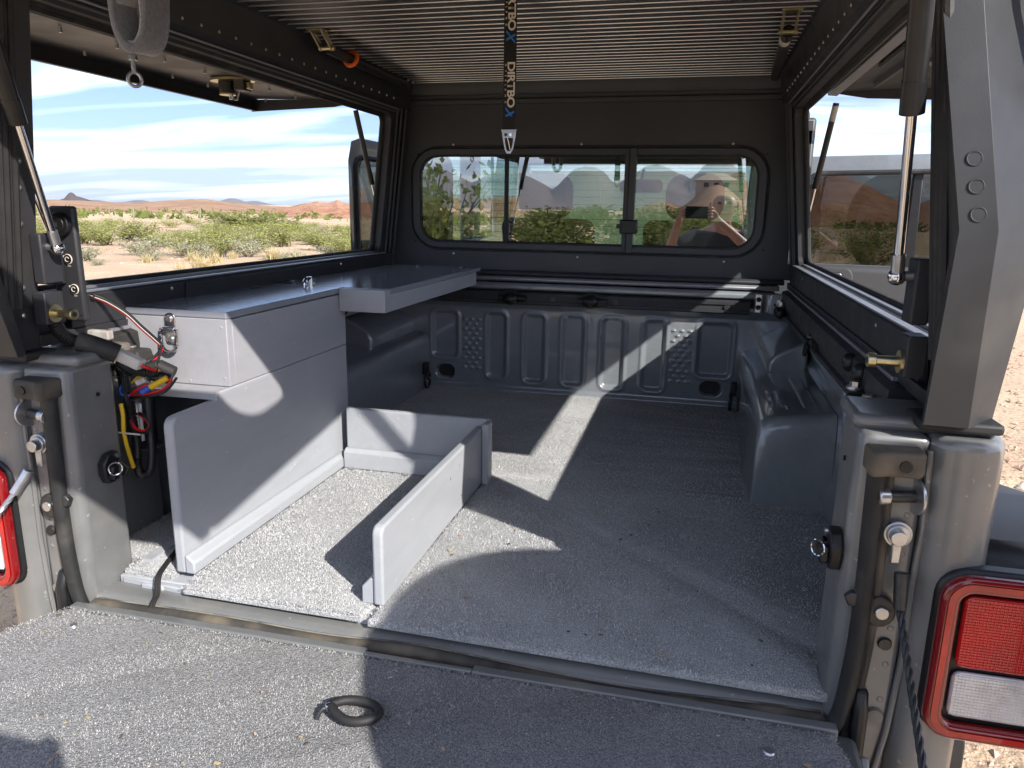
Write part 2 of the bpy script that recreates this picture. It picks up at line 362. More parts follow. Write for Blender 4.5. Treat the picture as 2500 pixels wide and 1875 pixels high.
# ------------------------------------------------------------------ mesh helpers
class MB:
    """collects shapes; build() links them as one mesh object"""
    def __init__(self): self.bm = bmesh.new(); self.mi = 0
    def _face(self, vs_):
        try:
            f = self.bm.faces.new(vs_); f.material_index = self.mi; return f
        except ValueError: return None
    def box(self, x0, x1, y0, y1, z0, z1):
        v = [self.bm.verts.new(p) for p in ((x0,y0,z0),(x1,y0,z0),(x1,y1,z0),(x0,y1,z0),(x0,y0,z1),(x1,y0,z1),(x1,y1,z1),(x0,y1,z1))]
        for q in ((0,3,2,1),(4,5,6,7),(0,1,5,4),(1,2,6,5),(2,3,7,6),(3,0,4,7)): self._face([v[i] for i in q])
        return self
    def prism(self, poly, axis, a, b):
        def P(u, w, t): return {'x': (t, u, w), 'y': (u, t, w), 'z': (u, w, t)}[axis]
        A = [self.bm.verts.new(P(u, w, a)) for u, w in poly]; B_ = [self.bm.verts.new(P(u, w, b)) for u, w in poly]
        n = len(poly)
        self._face(A[::-1]); self._face(B_)
        for i in range(n): self._face([A[i], A[(i+1) % n], B_[(i+1) % n], B_[i]])
        return self
    def loft(self, rings, closed=True, cap0=True, cap1=True):
        R = [[self.bm.verts.new(p) for p in r] for r in rings]; n = len(rings[0])
        for a, b in zip(R[:-1], R[1:]):
            for i in range(n if closed else n - 1):
                self._face([a[i], a[(i+1) % n], b[(i+1) % n], b[i]])
        if closed and cap0: self._face(R[0][::-1])
        if closed and cap1: self._face(R[-1])
        return self
    def cyl(self, p0, p1, r0, r1=None, seg=14, caps=True):
        r1 = r0 if r1 is None else r1
        p0, p1 = Vector(p0), Vector(p1); d = (p1 - p0).normalized()
        u = d.orthogonal().normalized(); w = d.cross(u)
        rings = [[p + (u * math.cos(2*math.pi*i/seg) + w * math.sin(2*math.pi*i/seg)) * r for i in range(seg)] for p, r in ((p0, r0), (p1, r1))]
        return self.loft(rings, True, caps, caps)
    def tube(self, pts, r, seg=8, closed=False, radii=None):
        P = [Vector(p) for p in pts]; n = len(P); rings = []
        prev = None
        for i in range(n):
            if closed: t = (P[(i+1) % n] - P[i-1]).normalized()
            else: t = (P[min(i+1, n-1)] - P[max(i-1, 0)]).normalized()
            if prev is None: u = t.orthogonal().normalized()
            else:
                u = prev - t * prev.dot(t)
                u = u.normalized() if u.length > 1e-6 else t.orthogonal().normalized()
            prev = u; w = t.cross(u); rr = radii[i] if radii else r
            rings.append([P[i] + (u * math.cos(2*math.pi*k/seg) + w * math.sin(2*math.pi*k/seg)) * rr for k in range(seg)])
        if closed:
            R = [[self.bm.verts.new(p) for p in q] for q in rings]
            # match the twist of the last ring to the first
            best = min(range(seg), key=lambda s: sum((R[0][(k+s) % seg].co - R[-1][k].co).length for k in range(seg)))
            for i in range(n):
                a = R[i]; b = R[(i+1) % n]; s = best if i == n-1 else 0
                for k in range(seg): self._face([a[k], a[(k+1) % seg], b[(k+1+s) % seg], b[(k+s) % seg]])
            return self
        return self.loft(rings)
    def ball(self, c, r, sc=(1,1,1), u=12, v=8):
        M_ = Matrix.Translation(c) @ Matrix.Diagonal((r*sc[0], r*sc[1], r*sc[2], 1))
        ret = bmesh.ops.create_uvsphere(self.bm, u_segments=u, v_segments=v, radius=1.0, matrix=M_)
        for f in {f for vv in ret['verts'] for f in vv.link_faces}: f.material_index = self.mi
        return self
    def plate(self, outer, inner, off):
        """ring plate between two loops of equal length, thickened by the vector off"""
        off = Vector(off); n = len(outer)
        O = [self.bm.verts.new(p) for p in outer]; I = [self.bm.verts.new(p) for p in inner]
        O2 = [self.bm.verts.new(Vector(p) + off) for p in outer]; I2 = [self.bm.verts.new(Vector(p) + off) for p in inner]
        for i in range(n):
            j = (i+1) % n
            self._face([O[i], O[j], I[j], I[i]]); self._face([O2[j], O2[i], I2[i], I2[j]])
            self._face([O[j], O[i], O2[i], O2[j]]); self._face([I[i], I[j], I2[j], I2[i]])
        return self
    def slab(self, loop, off):
        off = Vector(off)
        return self.loft([loop, [Vector(p) + off for p in loop]])
    def xf(self, M_): bmesh.ops.transform(self.bm, matrix=M_, verts=self.bm.verts); return self
    def build(self, name, material, parent=None, bevel=0.0, seg=2, smooth=40, **props):
        bmesh.ops.recalc_face_normals(self.bm, faces=self.bm.faces)
        me = bpy.data.meshes.new(name); self.bm.to_mesh(me); self.bm.free()
        for mm in (material if isinstance(material, (list, tuple)) else [material]): me.materials.append(MATS[mm])
        if smooth:
            me.polygons.foreach_set('use_smooth', [True] * len(me.polygons)); me.set_sharp_from_angle(angle=math.radians(smooth))
        o = bpy.data.objects.new(name, me); COL.objects.link(o)
        if parent is not None: attach(o, parent)
        if bevel > 0:
            b = o.modifiers.new('bevel', 'BEVEL'); b.width = bevel; b.segments = seg; b.limit_method = 'ANGLE'; b.angle_limit = math.radians(38)
        for k, v_ in props.items(): o[k] = v_
        return o

def world_of(o):
    p = Vector(o.location)
    if o.parent is not None:
        p = p + o.matrix_parent_inverse.translation + world_of(o.parent)
    return p
def attach(o, parent):
    o.parent = parent
    o.matrix_parent_inverse = Matrix.Translation(-world_of(parent))
def thing(name, label, cat, loc=(0,0,0), group=None):
    o = bpy.data.objects.new(name, None); COL.objects.link(o); o.location = loc; o.empty_display_size = 0.1
    o['label'] = label; o['category'] = cat
    if group: o['group'] = group
    return o
def tag(o, label, cat, group=None):
    o['label'] = label; o['category'] = cat
    if group: o['group'] = group
    return o
def copy_of(o, loc, parent=None):
    c = o.copy(); COL.objects.link(c); c.location = loc
    return c

def rrect(w, h, r, n=6):
    """rounded rectangle about the origin, 4*(n+1) points, counter-clockwise"""
    r = min(r, w/2 - 1e-5, h/2 - 1e-5); out = []
    for k, (sx_, sy_) in enumerate(((1,1),(-1,1),(-1,-1),(1,-1))):
        for i in range(n+1):
            a = math.pi/2 * (k + i/n)
            out.append((sx_*(w/2-r) + r*math.cos(a), sy_*(h/2-r) + r*math.sin(a)))
    return out
def sx(z, off=0.0): return 0.742 + off - 0.12*z           # half width of the topper's leaning side at height z
def arc(c, r, a0, a1, n, ax='xz'):
    out = []
    for i in range(n+1):
        a = math.radians(a0 + (a1-a0)*i/n); u, w = r*math.cos(a), r*math.sin(a)
        out.append({'xz': (c[0]+u, c[1], c[2]+w), 'yz': (c[0], c[1]+u, c[2]+w), 'xy': (c[0]+u, c[1]+w, c[2])}[ax])
    return out
def spline(pts, n=8):
    P = [Vector(p) for p in pts]; out = []
    for i in range(len(P)-1):
        a = P[max(i-1,0)]; b = P[i]; c = P[i+1]; d = P[min(i+2, len(P)-1)]
        for k in range(n):
            t = k/n
            out.append(0.5*((2*b) + (c-a)*t + (2*a-5*b+4*c-d)*t*t + (3*b-a-3*c+d)*t**3))
    out.append(P[-1]); return out
def heightfield(name, fn, u0, u1, nu, v0, v1, nv, material, parent, smooth=60):
    """grid sheet; fn(U, V) -> x, y, z arrays"""
    U, V = np.meshgrid(np.linspace(u0, u1, nu), np.linspace(v0, v1, nv), indexing='ij')
    X, Y, Z = fn(U, V)
    co = np.stack([X, Y, Z], -1).reshape(-1, 3)
    i = np.arange((nu-1)*(nv-1)); a = (i // (nv-1)) * nv + i % (nv-1)
    faces = np.stack([a, a+nv, a+nv+1, a+1], -1)
    me = bpy.data.meshes.new(name)
    me.from_pydata(co.tolist(), [], faces.tolist())
    me.materials.append(MATS[material])
    me.polygons.foreach_set('use_smooth', [True]*len(me.polygons))
    if smooth < 180: me.set_sharp_from_angle(angle=math.radians(smooth))
    o = bpy.data.objects.new(name, me); COL.objects.link(o)
    if parent is not None: attach(o, parent)
    return o
def sstep(x): x = np.clip(x, 0, 1); return x*x*(3-2*x)
def rbox_sdf(U, V, cu, cv, w, h, r):
    qx = np.abs(U-cu) - (w/2-r); qy = np.abs(V-cv) - (h/2-r)
    return np.minimum(np.maximum(qx, qy), 0) + np.hypot(np.maximum(qx, 0), np.maximum(qy, 0)) - r
# ------------------------------------------------------------------ ground, hills, ranges
def ground_sheet():
    # one sheet to the horizon: fine near the truck, coarse far away
    t = np.linspace(-1, 1, 161)
    g = np.sign(t) * (np.abs(t)**4.2) * 24000 + t * 60
    n = len(g); X, Y = np.meshgrid(g, g, indexing='ij')
    D = np.hypot(X, Y)
    Z = GZ + np.where(D > 9, 0.05*np.sin(X*0.23+1.3)*np.cos(Y*0.19) + 0.035*np.sin(X*0.61+Y*0.43), 0.0)
    co = np.stack([X, Y, Z], -1).reshape(-1, 3)
    i = np.arange((n-1)**2); a = (i // (n-1)) * n + i % (n-1)
    me = bpy.data.meshes.new('ground'); me.from_pydata(co.tolist(), [], np.stack([a, a+n, a+n+1, a+1], -1).tolist())
    me.materials.append(MATS['desert_soil'])
    me.polygons.foreach_set('use_smooth', [True]*len(me.polygons))
    o = bpy.data.objects.new('ground', me); COL.objects.link(o); o['kind'] = 'structure'
ground_sheet()

def ridge(name, az0, az1, d0, d1, hfun, material, nu=220, nv=36, seed=0.0, rough=0.25, scale=0.05):
    """band of terrain between two distances and two bearings (degrees from +y, clockwise) seen from the truck;
       hfun(bearing) is the crest height above the ground"""
    A, V = np.meshgrid(np.linspace(az0, az1, nu), np.linspace(0, 1, nv), indexing='ij')
    D = d0 + (d1-d0)*V
    X = D*np.sin(np.radians(A)); Y = D*np.cos(np.radians(A))
    prof = np.sin(np.pi*np.clip(V, 0, 1))**1.25
    H = hfun(A) * prof
    N_ = np.array([noise.fractal(Vector((x*scale+seed, y*scale, seed)), 0.9, 2.1, 6) for x, y in zip(X.ravel(), Y.ravel())]).reshape(X.shape)
    Z = GZ - 0.5 + H * (1 + rough*N_) + 0.5*prof
    co = np.stack([X, Y, Z], -1).reshape(-1, 3)
    i = np.arange((nu-1)*(nv-1)); a = (i // (nv-1)) * nv + i % (nv-1)
    me = bpy.data.meshes.new(name); me.from_pydata(co.tolist(), [], np.stack([a, a+nv, a+nv+1, a+1], -1).tolist())
    me.materials.append(MATS[material]); me.polygons.foreach_set('use_smooth', [True]*len(me.polygons))
    o = bpy.data.objects.new(name, me); COL.objects.link(o); o['kind'] = 'structure'
    return o
def bumps(*bs):
    def f(A):
        h = np.zeros_like(A)
        for c, w, hh in bs: h = np.maximum(h, hh*np.exp(-((A-c)/w)**2))
        return h
    return f
# low brown ridge and the red rocky outcrop beyond the scrub (left of the truck)
ridge('hills', -75, 4, 110, 330, lambda A: 0.9 + bumps((-36, 3.6, 1.5), (-46, 6, 0.9), (-58, 9, 3.5), (-70, 8, 5))(A), 'hill_rock', 260, 40, 3.1, 0.30, 0.035)
ridge('hills', -31.8, -2, 85, 190, lambda A: np.interp(A, [-31.8, -30.6, -29.6, -28.9, -28.0, -27.3, -26.9, -26.5, -26.1, -25.2, -24.0, -22, -17, -12, -6, -2], [0.1, 0.7, 1.35, 1.75, 1.95, 1.85, 2.0, 2.35, 2.05, 1.95, 2.2, 2.3, 2.9, 3.2, 2.6, 1.0]), 'red_rock', 460, 60, 8.7, 0.22, 0.22)
# brown hill in front and to the right of the cab
ridge('hills', -2, 62, 90, 380, bumps((9.3, 4.5, 10.5), (2, 5, 9), (19, 6, 7.0), (33, 9, 8), (50, 8, 7)), 'red_rock', 300, 60, 5.2, 0.30, 0.05)
# dark cone and blue ranges
ridge('hills', -46.5, -41.2, 3200, 4800, bumps((-43.5, 0.42, 42), (-43.3, 0.85, 26)), 'dark_rock', 120, 30, 1.4, 0.06, 0.003)
ridge('hills', -46, -6, 12000, 17000, bumps((-33.7, 1.0, 105), (-32.2, 0.9, 66), (-39.6, 0.8, 46), (-42.2, 0.7, 36), (-35.2, 0.7, 76), (-24, 3, 60), (-14, 4, 160)), 'range_rock', 240, 24, 2.2, 0.16, 0.0012)
# high blue range behind the photographer, seen only as a reflection in the cab window
ridge('hills', 120, 240, 8500, 13000, bumps((178.5, 3.0, 650), (188, 2.6, 640), (183, 4, 590), (194, 4, 520), (200, 5, 540), (170, 5, 560), (158, 9, 500), (212, 7, 520), (225, 8, 430), (140, 9, 420)), 'range_rock', 300, 26, 6.4, 0.24, 0.0011)
ridge('hills', 172, 186, 170, 330, bumps((178.6, 2.2, 10.5), (182.5, 2.0, 5.0)), 'hill_rock', 80, 24, 2.4, 0.1, 0.02)
ridge('hills', 66, 120, 600, 1400, bumps((80, 8, 40), (100, 10, 30)), 'hill_rock', 120, 24, 6.4, 0.28, 0.004)
ridge('hills', 240, 285, 500, 1300, bumps((255, 8, 22), (272, 10, 26)), 'hill_rock', 120, 24, 9.4, 0.28, 0.004)
# ------------------------------------------------------------------ pickup truck
TR = thing('pickup_truck', 'dark grey pickup truck with its tailgate lowered and a rear cab door wide open', 'pickup truck', (0, 0, GZ))
YF = 1.571                                    # inner face of the bed's front wall

def front_wall(U, V):
    d = np.zeros_like(U)
    ribs = [(-0.479, 0.193, 0.098, 0.17), (-0.288, 0.161, 0.072, 0.236), (-0.151, 0.157, 0.076, 0.245), (-0.013, 0.157, 0.078, 0.247),
            (0.124, 0.156, 0.078, 0.247), (0.264, 0.157, 0.076, 0.245), (0.462, 0.188, 0.114, 0.185)]
    for cx_, cz_, w, h in ribs:
        s = rbox_sdf(U, V, cx_, cz_, w, h, 0.022)
        d += 0.009 * sstep(-s/0.012)                       # pressed-in panel
        d -= 0.0035 * np.exp(-((s-0.004)/0.006)**2)        # raised lip round it
    for cx_, cz_ in ((-0.378, 0.163), (0.353, 0.160)):     # small square dimples
        for r in range(11):
            zz_ = cz_ + (5-r)*0.0175
            for xx_ in ((-0.027, 0.0, 0.027) if r % 2 == 0 else (-0.014, 0.014)):
                d -= 0.0045 * sstep(-rbox_sdf(U, V, cx_+xx_, zz_, 0.015, 0.010, 0.002)/0.003)
    for cx_ in (-0.479, 0.459):                            # oval drain openings
        d += 0.03 * sstep(-rbox_sdf(U, V, cx_, 0.056, 0.072, 0.052, 0.025)/0.003)
    d -= 0.03 * sstep((V-0.292)/0.035)                     # the wall rolls out to a ledge at the top
    d -= 0.008 * sstep((0.018-V)/0.02)
    return U, YF + d, V
heightfield('bed_front_panel', front_wall, -0.70, 0.70, 470, -0.03, 0.335, 124, 'truck_paint', TR, 180)
for cx_ in (-0.479, 0.459):
    MB().prism([(cx_+a, 0.056+b) for a, b in rrect(0.062, 0.044, 0.021)], 'y', YF+0.022, YF+0.027).build('drain_plug', 'rubber', TR)

# floor pan under the carpet, with the sill at the tailgate
MB().box(-0.70, 0.70, 0.055, 1.62, -0.05, -0.034).build('bed_floor', 'truck_paint_dusty', TR)
MB().prism([(0.064, -0.022), (0.030, -0.022), (0.018, -0.026), (0.010, -0.036), (0.004, -0.048), (-0.004, -0.056), (-0.006, -0.14), (0.064, -0.14)], 'x', -0.600, 0.600).build('rear_sill', 'truck_paint_dusty', TR, 0.003)
MB().prism([(-0.004, -0.085), (-0.018, -0.085), (-0.018, -0.15), (-0.004, -0.15)], 'x', -0.59, 0.59).build('sill_skirt', 'beige_dust', TR)
seal_pts = []
for i in range(49):
    x = -0.585 + 1.17*i/48
    sag = 0.006*math.exp(-((x+0.02)/0.10)**2) - 0.008*math.exp(-((x-0.28)/0.2)**2)
    seal_pts.append((x, 0.003 + 0.5*sag + 0.002*math.sin(x*9), -0.036 + sag*0.7 + 0.0018*math.sin(x*14)))
MB().tube(seal_pts, 0.0115, 10).build('tailgate_seal', 'rubber_dusty', TR)
MB().tube([(x, y+0.011, z+0.007) for x, y, z in seal_pts], 0.0022, 6).build('seal_dust_line', 'beige_dust', TR)

for s in (-1, 1):
    # ---- bed side: pressed sheet with ribs
    def side(U, V, s=s):
        d = np.zeros_like(U)
        a = rbox_sdf(U + (V-0.2)*(-0.5), V, 0.615 - 0.0, 0.20, 0.105, 0.20, 0.03)
        d += 0.012*sstep(-a/0.014)
        cu = (U-1.18)*math.cos(0.05) + (V-0.245)*math.sin(0.05); cv = -(U-1.18)*math.sin(0.05) + (V-0.245)*math.cos(0.05)
        d += 0.010*sstep(-rbox_sdf(cu, cv, 0, 0, 0.62, 0.045, 0.015)/0.012)
        d -= 0.035*sstep((V-0.30)/0.035)
        x = 0.700 + d - 0.012*sstep((0.10-V)/0.1)
        return s*x, U, V
    heightfield('bed_side_panel', side, 0.06, 1.60, 300, -0.03, 0.338, 84, 'truck_paint', TR, 180)
    # ---- wheel housing: profile swept along the bed
    def prof(y):
        zt = 0.215; top = -0.03 + (zt+0.03)*math.sqrt(max(0.0, 1-(1-min(1, (y-0.695)/0.028))**2))
        m = top/zt
        pts = [(0.533, -0.03), (0.535, 0.02*m), (0.5365, 0.110*m), (0.5375, 0.150*m), (0.540, 0.170*m), (0.546, 0.184*m), (0.557, 0.193*m), (0.572, 0.197*m), (0.62, 0.203*m), (0.699, 0.213*m)]
        return [(s*x, y, z) for x, z in pts]
    ys = [0.6955, 0.6965, 0.698, 0.7005, 0.704, 0.709, 0.716, 0.723, 0.740] + [0.76+0.04*i for i in range(10)] + [1.15, 1.16, 1.168, 1.175, 1.182, 1.19] + [1.22+0.05*i for i in range(8)]
    MB().loft([[(x, 0.695, -0.03) for x, _, _ in prof(0.70)]] + [prof(y) for y in ys], False).build('wheel_housing', 'truck_paint', TR, smooth=70)
    # stepped shelf of the housing towards the cab, and its pressed ridges
    MB().loft([[(s*0.596, y, 0.19), (s*0.598, y, 0.225), (s*0.612, y, 0.250), (s*0.690, y, 0.292), (s*0.700, y, 0.292), (s*0.700, y, 0.19)] for y in (1.20, 1.575)]).build('housing_shelf', 'truck_paint', TR, 0.012, 3)
    MB().prism([(1.10, 0.195), (0.79, 0.195), (0.775, 0.202), (0.80, 0.211), (1.09, 0.211), (1.115, 0.202)], 'x', s*0.640, s*0.672).build('housing_ridge', 'truck_paint', TR, 0.004, 2)
    # gusset between the corner post and the bed side
    MB().prism([(s*0.590, 0.105), (s*0.690, 0.105), (s*0.712, 0.105), (s*0.712, 0.19), (s*0.698, 0.19)], 'z', -0.03, 0.345).build('corner_gusset', 'truck_paint', TR, 0.006, 2)
    # ---- tie-down ring at the front corner
    r = MB().tube([(s*0.525, 1.50 + 0.0, 0.045) for _ in range(1)] + [(s*(0.522), 1.50+0.028*math.cos(a), 0.035+0.028*math.sin(a)) for a in [k*math.pi/10 for k in range(20)]][1:], 0.0048, 8, True)
    tie = r.build('tie_down_ring', 'plastic_black', TR)
    MB().box(min(s*0.520, s*0.537), max(s*0.520, s*0.537), 1.485, 1.515, 0.055, 0.10).build('bracket', 'plastic_black', tie, 0.004)
    # ---- corner post
    post = MB().prism([(s*0.588, 0.012), (s*0.600, 0.0), (s*0.668, 0.0), (s*0.668, 0.10), (s*0.588, 0.108)], 'z', -0.16, 0.375).build('corner_post', 'truck_paint_dusty', TR, 0.010, 3)
    MB().prism([(s*0.584, 0.030), (s*0.600, 0.020), (s*0.70, 0.020), (s*0.70, 0.130), (s*0.584, 0.130)], 'z', 0.372, 0.392).build('post_cap', 'truck_paint_dusty', post, 0.008, 3)
    # pressed seam bead down the post and the seal channel
    MB().tube([(s*0.667, -0.003, 0.36), (s*0.671, -0.004, 0.26), (s*0.668, -0.004, 0.18), (s*0.670, -0.004, 0.08), (s*0.664, -0.004, -0.03), (s*0.655, -0.004, -0.10)], 0.004, 8).build('seam', 'truck_paint_dusty', post)
    sl = [(s*0.609, -0.010, 0.340), (s*0.611, -0.010, 0.25), (s*0.613, -0.010, 0.17), (s*0.612, -0.010, 0.08), (s*0.606, -0.009, 0.0), (s*0.598, -0.006, -0.04)]
    MB().tube(spline(sl, 6), 0.0115, 10).build('rubber_seal', 'rubber', post)
    MB().tube([(x+s*0.0155, y+0.008, z) for x, y, z in spline(sl, 6)], 0.0075, 8).build('seal_carrier', 'rubber_dusty', post)
    bs = MB()
    bs.prism([(s*0.594, -0.036), (s*0.600, -0.042), (s*0.618, -0.034), (s*0.650, -0.034), (s*0.658, -0.026), (s*0.658, 0.004), (s*0.594, 0.004)], 'z', 0.331, 0.362)
    bst = bs.build('bump_stop', 'rubber_dusty', post, 0.006, 3)
    MB().cyl((s*0.634, -0.0335, 0.346), (s*0.634, -0.0365, 0.346), 0.007).build('screw_hole', 'plastic_black', bst)
    dv = Vector((-s*0.97, -0.24, 0)).normalized(); c0 = Vector((s*0.660, -0.004, 0.300))
    st = MB().cyl(c0, c0+dv*0.004, 0.0225, seg=24).build('striker_washer', 'zinc', post, 0.001)
    MB().cyl(c0+dv*0.004, c0+dv*0.036, 0.0075, seg=16).build('pin', 'dark_steel', st)
    MB().cyl(c0+dv*0.036, c0+dv*0.050, 0.0105, seg=16).build('pin_head', 'zinc', st, 0.0015)
    MB().cyl(c0+dv*0.0501, c0+dv*0.0506, 0.0045, seg=6).build('socket', 'dark_steel', st)
    # tailgate cable with its bolt
    c1 = Vector((s*0.643, -0.004, 0.250))
    cb = MB().cyl(c1, c1+Vector((0, -0.006, 0)), 0.017, seg=20).cyl(c1+Vector((0,-0.006,0)), c1+Vector((0,-0.010,0)), 0.0135, seg=20).build('cable_bolt', 'zinc', TR, 0.001)
    MB().cyl(c1+Vector((-s*0.002,-0.010,0)), c1+Vector((-s*0.002,-0.021,0)), 0.0095, seg=16).build('bolt_head', 'zinc', cb, 0.001)
    e0 = c1 + Vector((s*0.002, -0.012, -0.022)); e1 = Vector((s*0.655, -0.022, 0.208)) if s < 0 else Vector((s*0.650, -0.020, 0.205))
    if s < 0: e2 = Vector((s*0.672, -0.040, 0.172)); far = Vector((s*0.700, -0.29, -0.03))
    else: e2 = Vector((s*0.651, -0.030, 0.160)); far = Vector((s*0.652, -0.32, -0.04))
    MB().box(c1.x-0.006, c1.x+0.006, -0.013, -0.009, 0.212, 0.252).build('eyelet', 'zinc', cb, 0.002)
    MB().cyl(e1, e2, 0.0085, 0.0075, seg=12).build('ferrule', 'dark_steel' if s > 0 else 'zinc', cb, 0.001)
    cbl = MB(); n_ = 60
    for k in range(3):
        cbl.tube([e2 + (far-e2)*(i/n_) + Vector((math.cos(i*0.8+k*2.09), 0.3*math.sin(i*0.8+k*2.09), math.sin(i*0.8+k*2.09)))*0.0024 for i in range(n_+1)], 0.0026, 6)
    cbl.build('cable', 'dark_steel' if s > 0 else 'zinc', cb)
    for k in range(7):
        MB().cyl((s*0.6525, -0.0002, 0.325-0.052*k), (s*0.6525, -0.0012, 0.325-0.052*k), 0.0042, 0.003, seg=12).build('spot_weld', 'truck_paint_dusty', post)
    # latch pawl and small fasteners
    lp_ = MB().prism([(s*(0.634+0.019*math.cos(a)), 0.144+0.021*math.sin(a)) for a in [2*math.pi*k/16 for k in range(16)]], 'y', -0.003, -0.013).build('latch_pawl', 'dark_steel', post, 0.002)
    MB().prism([(s*0.625, 0.150), (s*0.625, 0.166), (s*0.598, 0.168), (s*0.590, 0.160), (s*0.596, 0.148)], 'y', -0.005, -0.016).build('pawl_arm', 'dark_steel', lp_, 0.002)
    MB().cyl((s*0.636, -0.013, 0.144), (s*0.636, -0.017, 0.144), 0.0085, seg=12).build('rivet', 'zinc', lp_, 0.001)
    for zz_, rr in ((0.095, 0.009), (-0.012, 0.012)):
        MB().cyl((s*0.648, -0.001, zz_), (s*0.648, -0.005, zz_), rr, rr*0.85, seg=16).build('grommet', 'dark_steel' if zz_ > 0 else 'beige_dust', post)
    MB().cyl((s*0.585, 0.066, 0.32), (s*0.5875, 0.066, 0.32), 0.0035, seg=10).build('hole', 'plastic_black', post)
    # ---- outer rear corner of the body
    oc = [(s*0.668, 0.004), (s*0.676, -0.012), (s*0.690, -0.020), (s*0.715, -0.020), (s*0.738, -0.010), (s*0.752, 0.012), (s*0.757, 0.05), (s*0.757, 0.30), (s*0.668, 0.30)]
    MB().prism(oc, 'z', -0.30, 0.378).build('body_corner', 'truck_paint_dusty', TR, 0.012, 4)
    MB().prism([(s*0.672, 0.012), (s*0.735, 0.006), (s*0.748, 0.03), (s*0.750, 0.12), (s*0.672, 0.12)], 'z', 0.378, 0.386).build('corner_cap', 'grey_powder', TR, 0.003)
    MB().box(min(s*0.724, s*0.76), max(s*0.724, s*0.76), 0.3005, 1.62, -0.32, 0.37).build('bed_outer_side', 'truck_paint', TR, 0.015, 3)
    MB().box(min(s*0.690, s*0.745), max(s*0.690, s*0.745), 0.135, 1.64, 0.337, 0.398).build('bed_rail_top', 'dusty_black', TR, 0.006)
    # black flare behind the light, over the wheel
    fl = MB()
    rings = []
    for k in range(15):
        a = math.radians(-20 + 220*k/14); cy, cz = 0.86, -0.42
        ri, ro = 0.42, 0.50
        rings.append([(s*0.75, cy+ri*math.cos(a), cz+ri*math.sin(a)), (s*0.92, cy+(ri+0.01)*math.cos(a), cz+(ri+0.01)*math.sin(a)), (s*0.93, cy+(ri+0.04)*math.cos(a), cz+(ri+0.04)*math.sin(a)), (s*0.75, cy+ro*math.cos(a), cz+(ro+0.03)*math.sin(a))])
    fl.loft(rings).build('wheel_flare', 'plastic_black', TR, 0.006)
    MB().prism([(0.045, 0.225), (0.0, 0.16), (0.0, 0.05), (0.09, 0.0), (0.36, -0.1), (0.50, 0.05), (0.40, 0.20), (0.2, 0.245)], 'x', s*0.745, s*0.90).build('rear_flare', 'plastic_black', TR, 0.02, 3)
    # ---- tail light
    lx, lz = s*0.772, 0.108
    TL = MB().prism([(lx+a, lz+b) for a, b in rrect(0.166, 0.226, 0.034)], 'y', 0.0, -0.026).build('tail_light', 'plastic_black', TR, 0.006, 2)
    def loop(w, h, r, y): return [(lx+a, y, lz+b) for a, b in rrect(w, h, r)]
    MB().plate(loop(0.160, 0.220, 0.032, -0.0265), loop(0.118, 0.178, 0.016, -0.0265), (0, -0.016, 0)).build('red_bezel', 'dark_red_lens', TL, 0.0055, 3)
    MB().plate(loop(0.146, 0.206, 0.026, -0.0430), loop(0.132, 0.192, 0.022, -0.0430), (0, -0.0012, 0)).build('reflector_band', 'red_lens', TL)
    MB().prism([(lx+a, lz+b) for a, b in rrect(0.119, 0.179, 0.014)], 'y', -0.026, -0.028).build('black_bezel', 'plastic_black', TL)
    rl = MB().prism([(lx+a, lz+0.036+b) for a, b in rrect(0.106, 0.096, 0.010)], 'y', -0.028, -0.037).build('red_lens', 'red_lens', TL, 0.003)
    wl_ = MB().prism([(lx+a, lz-0.050+b) for a, b in rrect(0.106, 0.062, 0.010)], 'y', -0.028, -0.036).build('reverse_lens', 'clear_lens', TL, 0.003)
    ridg = MB()
    for k in range(24): ridg.cyl((lx-0.050, -0.0368, lz-0.008+0.0037*k), (lx+0.050, -0.0368, lz-0.008+0.0037*k), 0.0008, seg=5)
    for k in range(26): ridg.cyl((lx-0.050+0.004*k, -0.0366, lz-0.009), (lx-0.050+0.004*k, -0.0366, lz+0.081), 0.0008, seg=5)
    ridg.build('lens_prisms', 'red_lens', rl, kind='stuff')
    ridw = MB()
    for k in range(14): ridw.cyl((lx-0.050, -0.0358, lz-0.077+0.0041*k), (lx+0.050, -0.0358, lz-0.077+0.0041*k), 0.0008, seg=5)
    for k in range(25): ridw.cyl((lx-0.050+0.0042*k, -0.0356, lz-0.078), (lx-0.050+0.0042*k, -0.0356, lz-0.022), 0.0008, seg=5)
    ridw.build('lens_prisms', 'clear_lens', wl_, kind='stuff')
    # ---- wheels and mud area
    for wy in (0.86, 4.25):
        tyr = MB()
        tyr.loft([[(s*xx, wy+rr*math.cos(2*math.pi*k/40), GZ+0.41+rr*math.sin(2*math.pi*k/40)) for k in range(40)] for xx, rr in ((0.60, 0.24), (0.60, 0.36), (0.63, 0.40), (0.70, 0.412), (0.80, 0.412), (0.87, 0.40), (0.90, 0.36), (0.89, 0.25))], True, True, True)
        w_ = tyr.build('wheel', 'tyre', TR, smooth=50)
        MB().cyl((s*0.89, wy, GZ+0.41), (s*0.875, wy, GZ+0.41), 0.245, 0.16, seg=24).build('rim', 'wheel_rim', w_)

